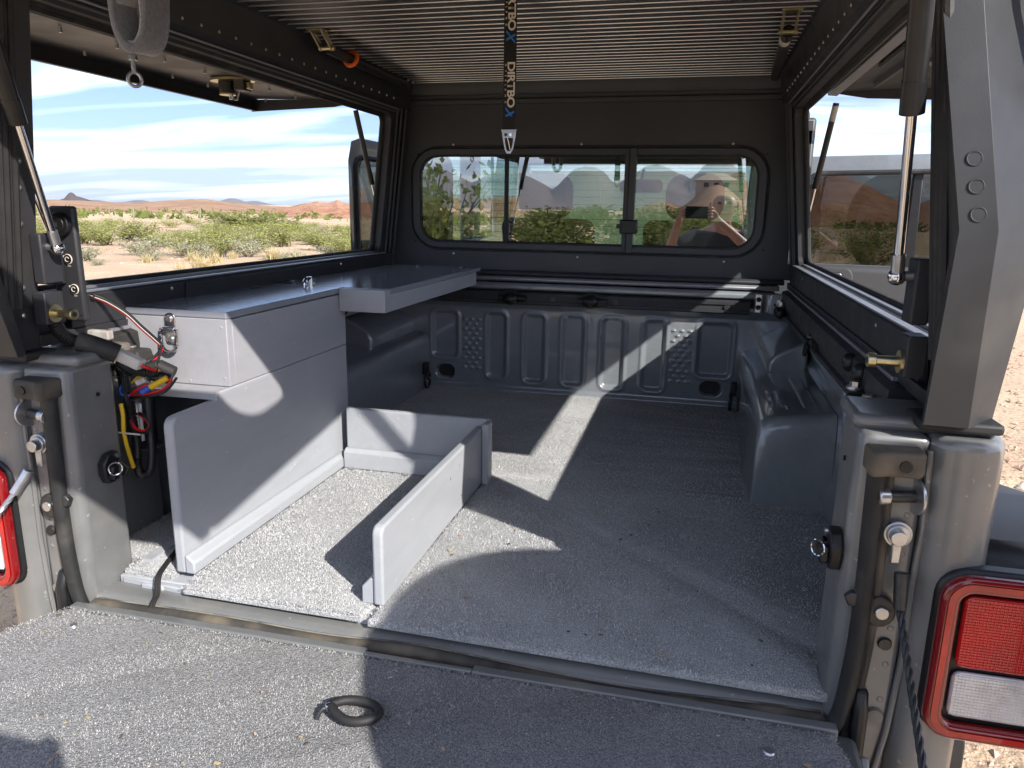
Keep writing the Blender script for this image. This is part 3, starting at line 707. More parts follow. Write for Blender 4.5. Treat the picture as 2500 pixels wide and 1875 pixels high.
# tailgate, lowered
TG = MB()
TG.prism([(-0.012, -0.050), (-0.014, -0.040), (-0.026, -0.036), (-0.60, -0.036), (-0.615, -0.050), (-0.615, -0.088), (-0.02, -0.092)], 'x', -0.625, 0.625)
TG = TG.build('tailgate', 'truck_paint_dusty', TR, 0.008, 3)
MB().prism([(-0.0115, -0.046), (-0.0125, -0.025), (-0.0165, -0.0212), (-0.033, -0.0212), (-0.0355, -0.040)], 'x', -0.60, -0.07).prism([(-0.0115, -0.046), (-0.0125, -0.025), (-0.0165, -0.0212), (-0.033, -0.0212), (-0.0355, -0.040)], 'x', 0.10, 0.60).prism([(-0.020, -0.046), (-0.021, -0.025), (-0.025, -0.0212), (-0.033, -0.0212), (-0.0355, -0.040)], 'x', -0.07, 0.10).build('tailgate_lip', 'truck_paint_dusty', TG, 0.003, 3)
for s in (-1, 1):
    MB().cyl((s*0.585, 0.012, -0.052), (s*0.555, 0.012, -0.052), 0.020, seg=20).ball((s*0.575, 0.004, -0.050), 0.024, (1.3, 1, 0.9)).build('hinge_boss', 'beige_dust' if s < 0 else 'truck_paint_dusty', TG)
    h = MB().prism([(0.0, 0.03), (-0.012, 0.03), (-0.024, 0.0), (-0.026, -0.06), (-0.020, -0.105), (0.0, -0.105)], 'x', s*0.618, s*0.636).build('hinge', 'plastic_black', TR, 0.006, 2)
    MB().cyl((s*0.606, -0.012, -0.085), (s*0.640, -0.012, -0.085), 0.011, seg=14).build('hinge_pin', 'dark_steel', h, 0.001)
    MB().prism([(-0.055, -0.035), (-0.075, -0.055), (-0.075, -0.10), (-0.045, -0.10), (-0.035, -0.06)], 'x', s*0.622, s*0.634).build('hinge_leaf', 'truck_paint_dusty', h, 0.004)
MB().prism([(-0.62, -0.10), (-0.62, -0.17), (-0.05, -0.17), (-0.05, -0.10)], 'x', -0.60, 0.60).build('tailgate_outer_skin', 'truck_paint', TG, 0.02, 3)
# bumper and frame underneath
MB().prism([(-0.02, -0.34), (-0.16, -0.34), (-0.20, -0.38), (-0.20, -0.46), (-0.16, -0.50), (-0.02, -0.50)], 'x', -0.95, 0.95).build('rear_bumper', 'grey_powder', TR, 0.02, 3)
for s in (-1, 1):
    MB().box(min(s*0.42, s*0.50), max(s*0.42, s*0.50), -0.02, 5.0, -0.52, -0.38).build('frame_rail', 'dusty_black', TR)
MB().cyl((-0.62, 0.86, GZ+0.41), (0.62, 0.86, GZ+0.41), 0.05).build('axle', 'dark_steel', TR)
MB().cyl((-0.62, 4.25, GZ+0.41), (0.62, 4.25, GZ+0.41), 0.05).build('axle', 'dark_steel', TR)

# black cargo rails with sliding cleats
def cargo_rail(name, p0, p1, up, outw, parent):
    """rail of C section from p0 to p1 on a wall; outw = direction into the bed"""
    p0, p1, up, outw = Vector(p0), Vector(p1), Vector(up), Vector(outw)
    sec = [(0, 0), (0.012, 0), (0.016, 0.004), (0.016, 0.012), (0.010, 0.012), (0.010, 0.030), (0.016, 0.030), (0.016, 0.040), (0.012, 0.044), (0, 0.044)]
    m = MB().loft([[p + outw*a + up*b for a, b in sec] for p in (p0, p1)])
    return m.build(name, 'black_powder', parent)
r1 = cargo_rail('cargo_rail', (-0.62, 1.545, 0.316), (0.560, 1.545, 0.316), (0, 0, 1), (0, -1, 0), TR)
for cx_ in (-0.22, 0.055):
    cl = MB().cyl((cx_-0.048, 1.524, 0.338), (cx_+0.048, 1.524, 0.338), 0.0125, seg=14).build('cleat', 'plastic_black', TR, 0.002)
    MB().ball((cx_-0.006, 1.520, 0.336), 0.026, (1.15, 0.9, 0.85)).build('cleat_knob', 'plastic_black', cl)
    MB().tube([(cx_-0.040+0.075*i/8, 1.508, 0.352+0.014*math.sin(math.pi*i/8)) for i in range(9)], 0.003, 6).build('cleat_bail', 'dark_steel', cl)
for cx_ in (-0.08, 0.13, 0.49):
    MB().cyl((cx_, 1.533, 0.338), (cx_, 1.529, 0.338), 0.010, seg=12).build('rail_screw', 'dark_steel', TR)
MB().prism([(1.60, 0.362), (1.548, 0.362), (1.540, 0.368), (1.540, 0.380), (1.548, 0.388), (1.60, 0.388)], 'x', -0.66, 0.60).build('front_rail_cover', 'truck_paint', TR, 0.003)
MB().prism([(1.60, 0.393), (1.552, 0.393), (1.546, 0.400), (1.552, 0.409), (1.60, 0.409)], 'x', -0.66, 0.645).build('front_cap_rail', 'strip_satin', TR, 0.003)
MB().prism([(1.60, 0.411), (1.560, 0.411), (1.556, 0.418), (1.562, 0.427), (1.60, 0.427)], 'x', -0.66, 0.66).build('front_cap_rail', 'black_powder', TR, 0.003)
bk = MB().prism([(0.572, 1.505), (0.590, 1.500), (0.615, 1.512), (0.617, 1.50), (0.660, 1.498), (0.660, 1.545), (0.572, 1.545)], 'z', 0.327, 0.388).build('corner_bracket', 'zinc', TR, 0.003)
MB().box(0.619, 0.659, 1.4955, 1.4985, 0.3275, 0.3875).build('bracket_plate', 'wood_grey', bk)
for zz_ in (0.345, 0.370):
    MB().cyl((0.582, 1.506, zz_), (0.582, 1.500, zz_), 0.008, seg=10).build('bracket_bolt', 'plastic_black', bk)
for s in (-1, 1):
    cr = MB()
    sec = [(0.668, 0.318), (0.655, 0.322), (0.652, 0.334), (0.660, 0.338), (0.660, 0.352), (0.652, 0.356), (0.650, 0.372), (0.652, 0.396), (0.664, 0.400), (0.688, 0.400), (0.688, 0.318)]
    cr.prism([(s*a, b) for a, b in sec], 'y', 0.16, 1.53)
    cr = cr.build('cargo_rail', 'black_powder' if s > 0 else 'dusty_black', TR, 0.0015)
    MB().box(min(s*0.665, s*0.686), max(s*0.665, s*0.686), 0.20, 1.50, 0.4005, 0.407).build('rail_strip', 'strip_satin', cr, 0.001)
    for yy in (0.84,) if s > 0 else (1.1,):
        c_ = MB().cyl((s*0.655, yy-0.022, 0.345), (s*0.655, yy+0.022, 0.345), 0.010).tube([(s*(0.640-0.004*math.sin(math.pi*i/8)), yy-0.02+0.04*i/8, 0.345-0.026*math.sin(math.pi*i/8)) for i in range(9)], 0.0045, 8).build('cleat', 'plastic_black', TR)
        MB().cyl((s*0.645, yy, 0.36), (s*0.638, yy, 0.362), 0.008).build('cleat_screw', 'chrome', c_)
    for yy in (0.33, 0.42):
        MB().ball((s*0.650, yy, 0.385), 0.016, (0.9, 1.1, 1.1)).build('rubber_stop', 'plastic_black', cr)
    for yy, ln in ((0.215, 0), (0.31, 0), (1.42, 0), (1.47, 0)):
        bb = MB().box(min(s*0.625, s*0.660), max(s*0.625, s*0.660), yy-0.020, yy+0.020, 0.356, 0.362).build('clamp', 'plastic_black', TR, 0.002)
        MB().cyl((s*0.640, yy, 0.362), (s*0.640, yy, 0.366), 0.0135, seg=16).cyl((s*0.640, yy, 0.366), (s*0.640, yy, 0.3745), 0.0085, seg=6).build('bolt', 'zinc', bb)
        MB().ball((s*0.640, yy, 0.340), 0.015, (1, 1, 1.2)).build('clamp_nut', 'plastic_black', bb)

# cab
CAB = MB().box(-0.72, 0.72, 1.66, 1.72, -0.35, 0.46).box(-0.72, -0.62, 1.66, 1.72, 0.46, 0.90).box(0.62, 0.72, 1.66, 1.72, 0.46, 0.90).box(-0.72, 0.72, 1.66, 1.72, 0.84, 0.93).build('cab_rear_wall', 'black_panel', TR, 0.01)
MB().box(-0.70, 0.70, 1.66, 3.75, 0.90, 0.96).build('cab_roof', 'headliner', TR, 0.02, 3)
MB().box(-0.76, 0.76, 1.70, 4.10, -0.36, -0.30).build('cab_floor', 'headliner', TR)
for s in (-1, 1):
    MB().prism([(3.70, 0.93), (3.78, 0.93), (4.12, 0.40), (4.04, 0.40)], 'x', s*0.66, s*0.73).build('windscreen_pillar', 'truck_paint', TR, 0.01)
    MB().box(min(s*0.68, s*0.76), max(s*0.68, s*0.76), 2.62, 2.74, -0.32, 0.92).build('door_pillar', 'truck_paint', TR, 0.015)
    MB().box(min(s*0.70, s*0.78), max(s*0.70, s*0.78), 2.74, 4.1, -0.32, 0.40).build('front_door', 'truck_paint', TR, 0.02)
    MB().box(min(s*0.71, s*0.715), max(s*0.71, s*0.715), 2.75, 3.80, 0.41, 0.88).build('front_door_glass', 'windscreen_glass', TR)
    MB().box(min(s*0.60, s*0.95), max(s*0.60, s*0.95), 3.85, 5.1, -0.06, 0.02).build('front_fender', 'plastic_black', TR, 0.03, 3)
MB().box(-0.60, 0.60, 4.10, 5.2, -0.30, 0.36).build('hood', 'truck_paint', TR, 0.06, 4)
MB().box(-0.55, 0.55, 5.2, 5.26, -0.25, 0.32).build('grille', 'plastic_black', TR, 0.01)
MB().box(-0.72, 0.72, 3.85, 4.12, 0.20, 0.40).build('dashboard', 'headliner', TR, 0.04, 3)
MB().loft([[(-0.66, 3.74, 0.90), (0.66, 3.74, 0.90), (0.66, 4.07, 0.40), (-0.66, 4.07, 0.40)], [(-0.66, 3.745, 0.903), (0.66, 3.745, 0.903), (0.66, 4.075, 0.403), (-0.66, 4.075, 0.403)]]).build('windscreen', 'windscreen_glass', TR)
ssh = MB()
for k in range(6):
    x0 = -0.63 + 0.21*k; x1 = x0 + 0.208; dy = 0.010*(-1)**k
    ssh.loft([[(x0, 3.69-dy, 0.865-0.01*(k % 2)), (x1, 3.69+dy, 0.865-0.01*((k+1) % 2)), (x1, 4.00+dy, 0.41), (x0, 4.00-dy, 0.41)], [(x0, 3.694-dy, 0.866), (x1, 3.694+dy, 0.866), (x1, 4.004+dy, 0.411), (x0, 4.004-dy, 0.411)]])
tag(ssh.build('sunshade', 'sunshade', None), 'pale green folding sunshade inside the cab windscreen', 'sunshade')
# cab seats with headrests, seen through the sliding window
for s, x in ((-1, -0.36), (1, 0.36)):
    seat = MB().prism([(3.0, 0.10), (2.78, 0.58), (2.88, 0.60), (3.12, 0.14)], 'x', x-0.24, x+0.24).box(x-0.24, x+0.24, 3.0, 3.5, -0.02, 0.14).build('front_seat', 'seat_fabric', TR, 0.05, 4)
    MB().prism([(x-0.13+a*0+0.13+a, 0.70+b) for a, b in rrect(0.27, 0.22, 0.08)], 'y', 2.74, 2.84).build('headrest', 'seat_fabric', seat, 0.03, 3)
    MB().box(x-0.01, x+0.01, 3.1, 3.2, -0.32, 0.0).build('seat_base', 'plastic_black', seat)
MB().prism([(1.78, 0.10), (1.74, 0.50), (1.86, 0.52), (1.98, 0.12)], 'x', -0.62, 0.62).box(-0.62, 0.62, 1.86, 2.35, -0.05, 0.10).build('rear_bench', 'seat_fabric', TR, 0.05, 4)
mr_ = MB().prism([(0.05+a, 0.775+b) for a, b in rrect(0.25, 0.075, 0.03)], 'y', 3.52, 3.55).build('rear_view_mirror', 'plastic_black', TR, 0.008)
MB().cyl((0.05, 3.54, 0.80), (0.05, 3.69, 0.87), 0.01).build('mirror_stalk', 'plastic_black', mr_)
# open rear cab doors
for s in (-1, 1):
    hx, hy = s*0.775, 2.60
    ang = math.radians(84 if s > 0 else 7)
    ux, uy = math.sin(ang)*s, -math.cos(ang)                 # along the door, away from the hinge
    nx, ny = -uy*s*s, 0
    def D(a, t, z, ux=ux, uy=uy, hx=hx, hy=hy, s=s):         # a along the door, t = towards the tailgate (inner face)
        return (hx + ux*a + t*uy*s*0, hy + uy*a - t, z)
    door = MB().loft([[D(0.03, 0.0, 0.425), D(0.86, 0.0, 0.425), D(0.90, 0.0, 0.10), D(0.86, 0, -0.30), D(0.03, 0, -0.30)], [D(0.03, 0.05, 0.425), D(0.86, 0.05, 0.425), D(0.90, 0.05, 0.10), D(0.86, 0.05, -0.30), D(0.03, 0.05, -0.30)]]).build('rear_door', 'truck_paint', TR, 0.012, 3)
    MB().loft([[D(0.06, 0.05, 0.430), D(0.84, 0.05, 0.430), D(0.87, 0.05, 0.10), D(0.83, 0.05, -0.27), D(0.06, 0.05, -0.27)], [D(0.07, 0.10, 0.415), D(0.82, 0.10, 0.415), D(0.85, 0.10, 0.10), D(0.81, 0.10, -0.25), D(0.07, 0.10, -0.25)]]).build('door_card', 'door_trim', door, 0.02, 4)
    MB().loft([[D(0.08, 0.10, 0.20), D(0.80, 0.10, 0.20), D(0.80, 0.10, 0.13), D(0.08, 0.10, 0.13)], [D(0.12, 0.17, 0.195), D(0.78, 0.17, 0.195), D(0.78, 0.17, 0.14), D(0.12, 0.17, 0.14)]]).build('armrest', 'plastic_black', door, 0.015, 3)
    def lpD(w, h, r, ca, cz, t): return [D(ca+a, t, cz+b) for a, b in rrect(w, h, r)]
    hd = MB().plate(lpD(0.17, 0.10, 0.035, 0.175, 0.362, 0.098), lpD(0.115, 0.062, 0.012, 0.160, 0.362, 0.098), (0, -0.010, 0)).build('handle_bezel', 'door_trim', door, 0.003)
    MB().plate(lpD(0.115, 0.062, 0.012, 0.160, 0.362, 0.099), lpD(0.080, 0.040, 0.008, 0.153, 0.362, 0.099), (0, -0.012, 0)).build('handle', 'chrome', hd, 0.003)
    MB().loft([lpD(0.08, 0.04, 0.008, 0.153, 0.362, 0.099), lpD(0.08, 0.04, 0.008, 0.153, 0.362, 0.101)]).build('handle_recess', 'plastic_black', hd)
    # window frame, quarter bar, glass
    top = lambda a: 0.845 + 0.018*a
    fo = [D(0.00, 0.02, 0.40), D(0.885, 0.02, 0.40), D(0.885, 0.02, 0.80), D(0.86, 0.02, 0.868), D(0.80, 0.02, 0.885), D(0.06, 0.02, 0.872), D(0.02, 0.02, 0.855), D(0.00, 0.02, 0.82)]
    fi = [D(0.05, 0.02, 0.405), D(0.83, 0.02, 0.405), D(0.83, 0.02, 0.78), D(0.815, 0.02, 0.805), D(0.79, 0.02, 0.815), D(0.10, 0.02, 0.803), D(0.07, 0.02, 0.793), D(0.05, 0.02, 0.775)]
    MB().plate(fo, fi, (0, -0.035, 0)).build('window_frame', 'truck_paint', door, 0.010, 3)
    MB().tube([Vector(p)+Vector((0, -0.045, 0)) for p in fi], 0.010, 8, True).build('window_seal', 'rubber', door)
    MB().loft([[D(0.455, 0.015, 0.40), D(0.500, 0.015, 0.40), D(0.490, 0.015, 0.815), D(0.455, 0.015, 0.815)], [D(0.455, 0.05, 0.40), D(0.500, 0.05, 0.40), D(0.490, 0.05, 0.815), D(0.455, 0.05, 0.815)]]).build('quarter_bar', 'plastic_black', door, 0.004)
    MB().loft([[D(0.04, 0.03, 0.39), D(0.84, 0.03, 0.39), D(0.84, 0.03, 0.82), D(0.04, 0.03, 0.81)], [D(0.04, 0.034, 0.39), D(0.84, 0.034, 0.39), D(0.84, 0.034, 0.82), D(0.04, 0.034, 0.81)]]).build('window_glass', 'door_glass', door)
    MB().box(min(s*0.755, s*0.79), max(s*0.755, s*0.79), 2.58, 2.63, 0.0, 0.06).build('hinge', 'truck_paint', door)

# added unseen wheel on an arm, placed to cast the round shadow at right
SC = Vector((1.182, -0.7106, 0.58)); dn = Vector((0.78, -0.63, 0.0)).normalized(); du = Vector((0.63, 0.78, 0.0)).normalized(); dz_ = Vector((0, 0, 1))
sw_ = MB()
sw_.loft([[SC + dn*tt + (du*math.cos(2*math.pi*k/48) + dz_*math.sin(2*math.pi*k/48))*rr for k in range(48)] for tt, rr in ((-0.12, 0.20), (-0.125, 0.30), (-0.10, 0.355), (-0.06, 0.372), (0.06, 0.372), (0.10, 0.355), (0.125, 0.30), (0.12, 0.20))])
caster = sw_.build('shadow_caster_wheel', 'tyre', TR, smooth=50)
MB().cyl(SC - dn*0.122, SC - dn*0.09, 0.20, 0.13, seg=28).build('rim', 'wheel_rim', caster)
MB().tube([(0.86, -0.16, -0.42), (0.95, -0.36, -0.41), (1.04, -0.55, -0.38), tuple(SC - dn*0.14 + Vector((0, 0, -0.60))), tuple(SC - dn*0.14)], 0.028, 10).build('shadow_caster_arm', 'black_powder', caster)
MB().cyl(SC - dn*0.15, SC - dn*0.08, 0.07, seg=18).build('shadow_caster_hub', 'black_powder', caster)

# heated rear window of the cab: fine horizontal wires
for k in range(11):
    MB().box(-0.50, 0.52, 1.688, 1.6884, 0.555+0.0245*k, 0.5563+0.0245*k).build('heater_wire', 'plastic_black', CAB)
# ------------------------------------------------------------------ camper topper
TP = thing('camper_topper', 'black aluminium camper topper on the truck bed with side hatches and rear hatch raised', 'camper topper', (0, 0.8, 0.40))
ZC = 1.045                                     # underside of the slatted ceiling
# ceiling slats
SL = 0.0395
sec = [(0.0, 0.0), (0.0375, 0.0), (0.0385, 0.0015), (0.0385, 0.006), (0.0, 0.006)]
sl0 = None
for k in range(42):
    y0 = -0.05 + SL*k
    if sl0 is None:
        # soft hollow on the underside, bead along one edge
        prof_ = [(0.0, 0.007), (0.0, 0.0008), (0.002, -0.0012), (0.0042, 0.0004), (0.012, 0.0007), (0.024, 0.0007), (0.0385, 0.0004), (0.0385, 0.007)]
        sl0 = MB().prism([(a, ZC+b) for a, b in prof_], 'x', -0.605, 0.605).build('slat', 'slat_metal', TP, smooth=50)
        lip0 = MB().cyl((-0.603, 0.002, ZC-0.0006), (0.603, 0.002, ZC-0.0006), 0.0017, seg=6, caps=False).build('slat_edge', 'slat_lip', sl0)
        sl0.location = (0, y0, 0)
        lip0.matrix_parent_inverse = Matrix.Identity(4)
    else:
        c = copy_of(sl0, (0, y0, 0)); c.parent = TP; c.matrix_parent_inverse = sl0.matrix_parent_inverse.copy()
        l = copy_of(lip0, (0, 0, 0)); l.parent = c; l.matrix_parent_inverse = Matrix.Identity(4)
MB().box(-0.63, 0.63, -0.06, 1.66, ZC+0.009, ZC+0.075).build('roof_panel', 'black_powder', TP, 0.012, 3)
# front wall with the window opening
def tilt(loop2, y): return [(u*(sx(z)/0.742) if abs(u) > 0.63 else u, y, z) for u, z in loop2]
def rr_at(w, h, r, cx_, cz_): return [(cx_+a, cz_+b) for a, b in rrect(w, h, r)]
zc_ = 0.666
outer = []
for a, b in rrect(1.40, 0.62, 0.004): 
    z = 0.735 + b; outer.append((math.copysign(sx(z) + 0.01, a), 1.60, z))
inner = [(-0.010 + a, 1.60, zc_ + b) for a, b in rrect(1.150, 0.306, 0.075)]
FW = MB().plate(outer, inner, (0, 0.006, 0)).build('front_wall', 'black_panel', TP)
fr = [(-0.010+a, 1.5995, zc_+b) for a, b in rrect(1.186, 0.336, 0.090)]
fr_in = [(-0.010+a, 1.5995, zc_+b) for a, b in rrect(1.134, 0.292, 0.068)]
WF = MB().plate(fr, fr_in, (0, -0.011, 0)).build('window_frame', 'black_panel', TP, 0.003, 2)
MB().tube([(-0.010+a, 1.5965, zc_+b) for a, b in rrect(1.196, 0.346, 0.095)], 0.0035, 8, True).build('gasket', 'rubber', WF)
MB().tube([(-0.010+a, 1.594, zc_+b) for a, b in rrect(1.130, 0.288, 0.066)], 0.0035, 8, True).build('glazing_bead', 'rubber', WF)
# panes of the sliding window: fixed left, sliding centre, fixed right
def pane(x0, x1, y, rl, rr_):
    pts = []
    w, h = x1-x0, 0.290
    base = rrect(w, h, 0.066)
    for a, b in base:
        if a < 0 and not rl: a = -w/2
        if a > 0 and not rr_: a = w/2
        if (a < 0 and not rl) or (a > 0 and not rr_): b = math.copysign(h/2, b)
        pts.append(((x0+x1)/2 + a, y, zc_+b))
    return MB().slab([Vector(p) for p in pts], (0, 0.004, 0)).build('pane', 'window_glass', WF, smooth=0)
def flat_pane(x0, x1, y): return MB().box(x0, x1, y, y+0.004, zc_-0.145, zc_+0.145).build('pane', 'window_glass', WF, smooth=0)
pl_ = MB().slab([Vector((-0.5765 + (a if a < 0 else 0) + 0.0, 1.6005, zc_+b)) for a, b in []] or [Vector((x, 1.6005, z)) for x, z in
      [(-0.262, zc_+0.145)] + [(-0.511+0.064*math.cos(t), zc_+0.081+0.064*math.sin(t)) for t in [math.pi/2+math.pi/2*i/6 for i in range(7)]] +
      [(-0.511+0.064*math.cos(t), zc_-0.081+0.064*math.sin(t)) for t in [math.pi+math.pi/2*i/6 for i in range(7)]] + [(-0.262, zc_-0.145)]], (0, 0.004, 0)).build('pane', 'window_glass', WF, smooth=0)
flat_pane(-0.275, 0.145, 1.606)
pr_ = MB().slab([Vector((x, 1.6005, z)) for x, z in
      [(0.152, zc_-0.145)] + [(0.491+0.064*math.cos(t), zc_-0.081+0.064*math.sin(t)) for t in [-math.pi/2+math.pi/2*i/6 for i in range(7)]] +
      [(0.491+0.064*math.cos(t), zc_+0.081+0.064*math.sin(t)) for t in [math.pi/2*i/6 for i in range(7)]] + [(0.152, zc_+0.145)]], (0, 0.004, 0)).build('pane', 'window_glass', WF, smooth=0)
MB().box(0.135, 0.150, 1.584, 1.605, zc_-0.150, zc_+0.150).build('mullion', 'black_panel', WF, 0.002)
MB().box(0.1505, 0.172, 1.580, 1.5995, zc_-0.168, zc_+0.168).build('mullion', 'black_panel', WF, 0.002)
MB().box(-0.272, -0.258, 1.599, 1.6055, zc_-0.146, zc_+0.146).build('sash_bar', 'slat_metal', WF, 0.001)
lt = MB().box(0.128, 0.186, 1.570, 1.582, zc_-0.105, zc_-0.060).build('window_latch', 'plastic_black', WF, 0.004)
MB().box(0.118, 0.136, 1.566, 1.574, zc_-0.088, zc_-0.074).build('latch_lever', 'plastic_black', lt, 0.002)
for x in (-0.455, -0.012, 0.470):
    for z in (0.847, 0.478): MB().ball((x, 1.598, z), 0.0048, (1, 0.6, 1), 8, 6).build('rivet', 'zinc', FW)
for x, z in ((-0.585, 0.815), (-0.60, 0.52), (0.575, 0.815), (0.59, 0.52), (-0.24, 0.822), (-0.40, 0.498), (0.30, 0.497)):
    MB().ball((x, 1.598, z), 0.0035, (1, 0.6, 1), 8, 6).build('rivet', 'plastic_black', FW)
# header extrusions across the front
MB().prism([(1.60, 0.975), (1.588, 0.975), (1.584, 0.980), (1.584, 0.990), (1.590, 0.993), (1.590, 1.003), (1.582, 1.006), (1.578, 1.016), (1.572, 1.036), (1.572, 1.046), (1.60, 1.046)], 'x', -0.615, 0.615).build('front_header', 'black_panel', TP, 0.0012)
MB().prism([(-0.06, 0.985), (-0.02, 0.985), (-0.015, 1.046), (-0.06, 1.046)], 'x', -0.62, 0.62).build('rear_header', 'black_powder', TP, 0.003)

hatch_open = []
for s in (-1, 1):
    def S(y, z, off=0.0, s=s): return Vector((s*sx(z, off), y, z))
    # inner upper rail with its rivet row, and hinge extrusions below
    up = [(0.575, 1.046), (0.588, 1.040), (0.596, 1.020), (0.600, 0.990), (0.606, 0.965), (0.620, 0.958), (0.622, 0.950), (0.640, 0.948), (0.66, 0.955), (0.665, 1.08), (0.60, 1.08)]
    UR = MB().prism([(s*a, b) for a, b in up], 'y', -0.05, 1.60).build('upper_rail', 'black_powder', TP, 0.0015)
    for k in range(24):
        y = 0.10 + 0.0578*k
        if y < 1.55: MB().ball((s*0.6015, y, 0.978), 0.0036, (0.6, 1, 1), 6, 4).build('rivet', 'zinc', UR)
    for off, z, mt, rr in ((-0.012, 0.952, 'strip_satin', 0.0022), (0.000, 0.946, 'grey_powder', 0.0026), (0.012, 0.941, 'strip_satin', 0.0026), (0.026, 0.936, 'rubber', 0.0060)):
        MB().cyl(S(0.03, z, off), S(1.51, z, off), rr, seg=8).build('hinge_strip', mt, UR)
    # side frame round the opening
    yc, zcn = (0.03+1.60)/2, (0.405+0.965)/2
    out_ = [S(yc+a, zcn+b) for a, b in rrect(1.57, 0.56, 0.004)]
    in_ = [S((0.058+1.480)/2+a, (0.482+0.936)/2+b) for a, b in rrect(1.422, 0.454, 0.030)]
    SF = MB().plate(out_, in_, (s*0.030, 0, 0)).build('side_frame', 'black_powder', TP, 0.002)
    MB().tube([S((0.058+1.480)/2+a, (0.482+0.936)/2+b, 0.031) for a, b in rrect(1.412, 0.444, 0.030)], 0.0075, 8, True).build('weather_seal', 'rubber', SF)
    # front upright extrusions
    for off, yy in ((-0.004, 1.515), (-0.006, 1.545), (-0.010, 1.575)):
        MB().cyl(S(yy, 0.43, off), S(yy, 0.965, off), 0.005, seg=8).build('upright_bead', 'black_panel', SF)
    # sill: inner angle, bright strips
    MB().prism([(s*(sx(0.475)-0.012), 0.478), (s*(sx(0.475)-0.016), 0.474), (s*(sx(0.42)-0.016), 0.418), (s*(sx(0.42)-0.002), 0.418), (s*(sx(0.475)-0.002), 0.478)], 'y', 0.12, 1.56).build('sill_panel', 'black_powder', TP, 0.001)
    MB().prism([(s*(sx(0.48)-0.014), 0.4785), (s*(sx(0.48)+0.004), 0.4785), (s*(sx(0.48)+0.004), 0.4815), (s*(sx(0.48)-0.014), 0.4815)], 'y', 0.10, 1.50).build('sill_strip', 'strip_satin', TP)
    MB().prism([(s*(sx(0.48)+0.010), 0.480), (s*(sx(0.48)+0.022), 0.480), (s*(sx(0.48)+0.022), 0.4865), (s*(sx(0.48)+0.010), 0.4865)], 'y', 0.10, 1.50).build('sill_strip', 'strip_satin', TP, 0.001)
    if s < 0:
        MB().prism([(s*(sx(0.47)-0.018), 0.474), (s*(sx(0.47)-0.022), 0.470), (s*(sx(0.44)-0.022), 0.436), (s*(sx(0.44)-0.018), 0.436)], 'y', 0.42, 1.02).build('sill_cover', 'black_powder', TP, 0.001)
        for y in (0.38, 1.15): MB().ball((s*(sx(0.46)-0.0175), y, 0.464), 0.004, (0.5, 1, 1), 6, 4).build('rivet', 'zinc', TP)
    else:
        for y in (0.36, 1.25): MB().ball((s*(sx(0.46)-0.0155), y, 0.460), 0.004, (0.5, 1, 1), 6, 4).build('rivet', 'zinc', TP)
    # corner fillers where the front wall meets the side
    MB().prism([(s*(sx(0.40)+0.03), 0.398), (s*(sx(0.40)-0.02), 0.398), (s*(sx(0.42)-0.02), 0.418), (s*(sx(0.42)+0.03), 0.418)], 'y', 0.05, 1.60).build('base_rail', 'black_powder', TP, 0.001)
    # rear pillar: lower part leans out to a kink, upper part leans in
    def sec_at(z, xi, xf, xo, yr):
        xb = 0.640 - 0.12*(z-0.70)
        return [(s*xb, 0.050, z), (s*xb, 0.006, z), (s*(xi+0.004), min(0.002, yr+0.03), z), (s*xi, yr, z), (s*xf, yr-0.004, z), (s*xo, yr+0.050, z), (s*(xo+0.006), 0.062, z)]
    PL = MB().loft([sec_at(0.395, 0.650, 0.697, 0.740, -0.018), sec_at(0.621, 0.636, 0.671, 0.734, -0.088), sec_at(0.850, 0.609, 0.647, 0.706, -0.020), sec_at(1.06, 0.585, 0.622, 0.682, 0.012)]).build('rear_pillar', 'pillar_black', TP, 0.012, 4)
    for z in (0.637, 0.665, 0.693):
        k_ = (z-0.621)/(0.850-0.621); yy = -0.088 + 0.068*k_ - 0.0020; xx = 0.654 - 0.0255*k_
        d_ = Vector((0, -0.96, -0.28))
        MB().tube([(s*(xx + 0.0072*math.cos(a)), yy - 0.0005 + 0.0072*math.sin(a)*0.297, z + 0.0072*math.sin(a)) for a in [2*math.pi*q/20 for q in range(20)]], 0.0009, 5, True).build('plug_rim', 'pillar_black', PL)
    for z in (0.455, 0.655, 0.695, 0.50, 0.60):
        MB().ball((s*(0.6395 - 0.12*(z-0.70)), 0.022, z), 0.0045, (0.4, 1, 1), 8, 6).build('rivet', 'zinc', PL)
    # ribbed rubber seal on the pillar
    rs = MB()
    for k in range(4):
        rs.tube([(s*(0.630 - 0.12*(z-0.70) + 0.003*(k % 2)), 0.004 - 0.0075*k, z) for z in (0.47, 0.55, 0.65, 0.75, 0.85, 0.95, 1.03)], 0.0062, 8)
    rs.build('pillar_seal', 'rubber', PL)
    rs = MB()
    for k in range(3): rs.tube([(s*(0.648 - 0.12*(z-0.70)), 0.002 - 0.008*k, z) for z in (0.402, 0.43, 0.468)], 0.0068, 8)
    rs.build('seal_end', 'rubber_dusty', PL)
    # foam gasket between pillar and body
    MB().box(min(s*0.650, s*0.742), max(s*0.650, s*0.742), -0.006, 0.06, 0.384, 0.397).build('foam_gasket', 'rubber', PL, 0.004)
    # gull-wing side hatch, raised
    x0, x1 = 0.668, 1.125
    GW = MB()
    GW.loft([[(s*x0, y, 0.972), (s*(x1-0.02), y, 0.985), (s*x1, y, 0.978), (s*x1, y, 0.990), (s*(x1-0.02), y, 0.998), (s*x0, y, 0.985)] for y in (-0.04, 1.455)])
    GW = GW.build('side_hatch', 'black_panel', TP, 0.001)
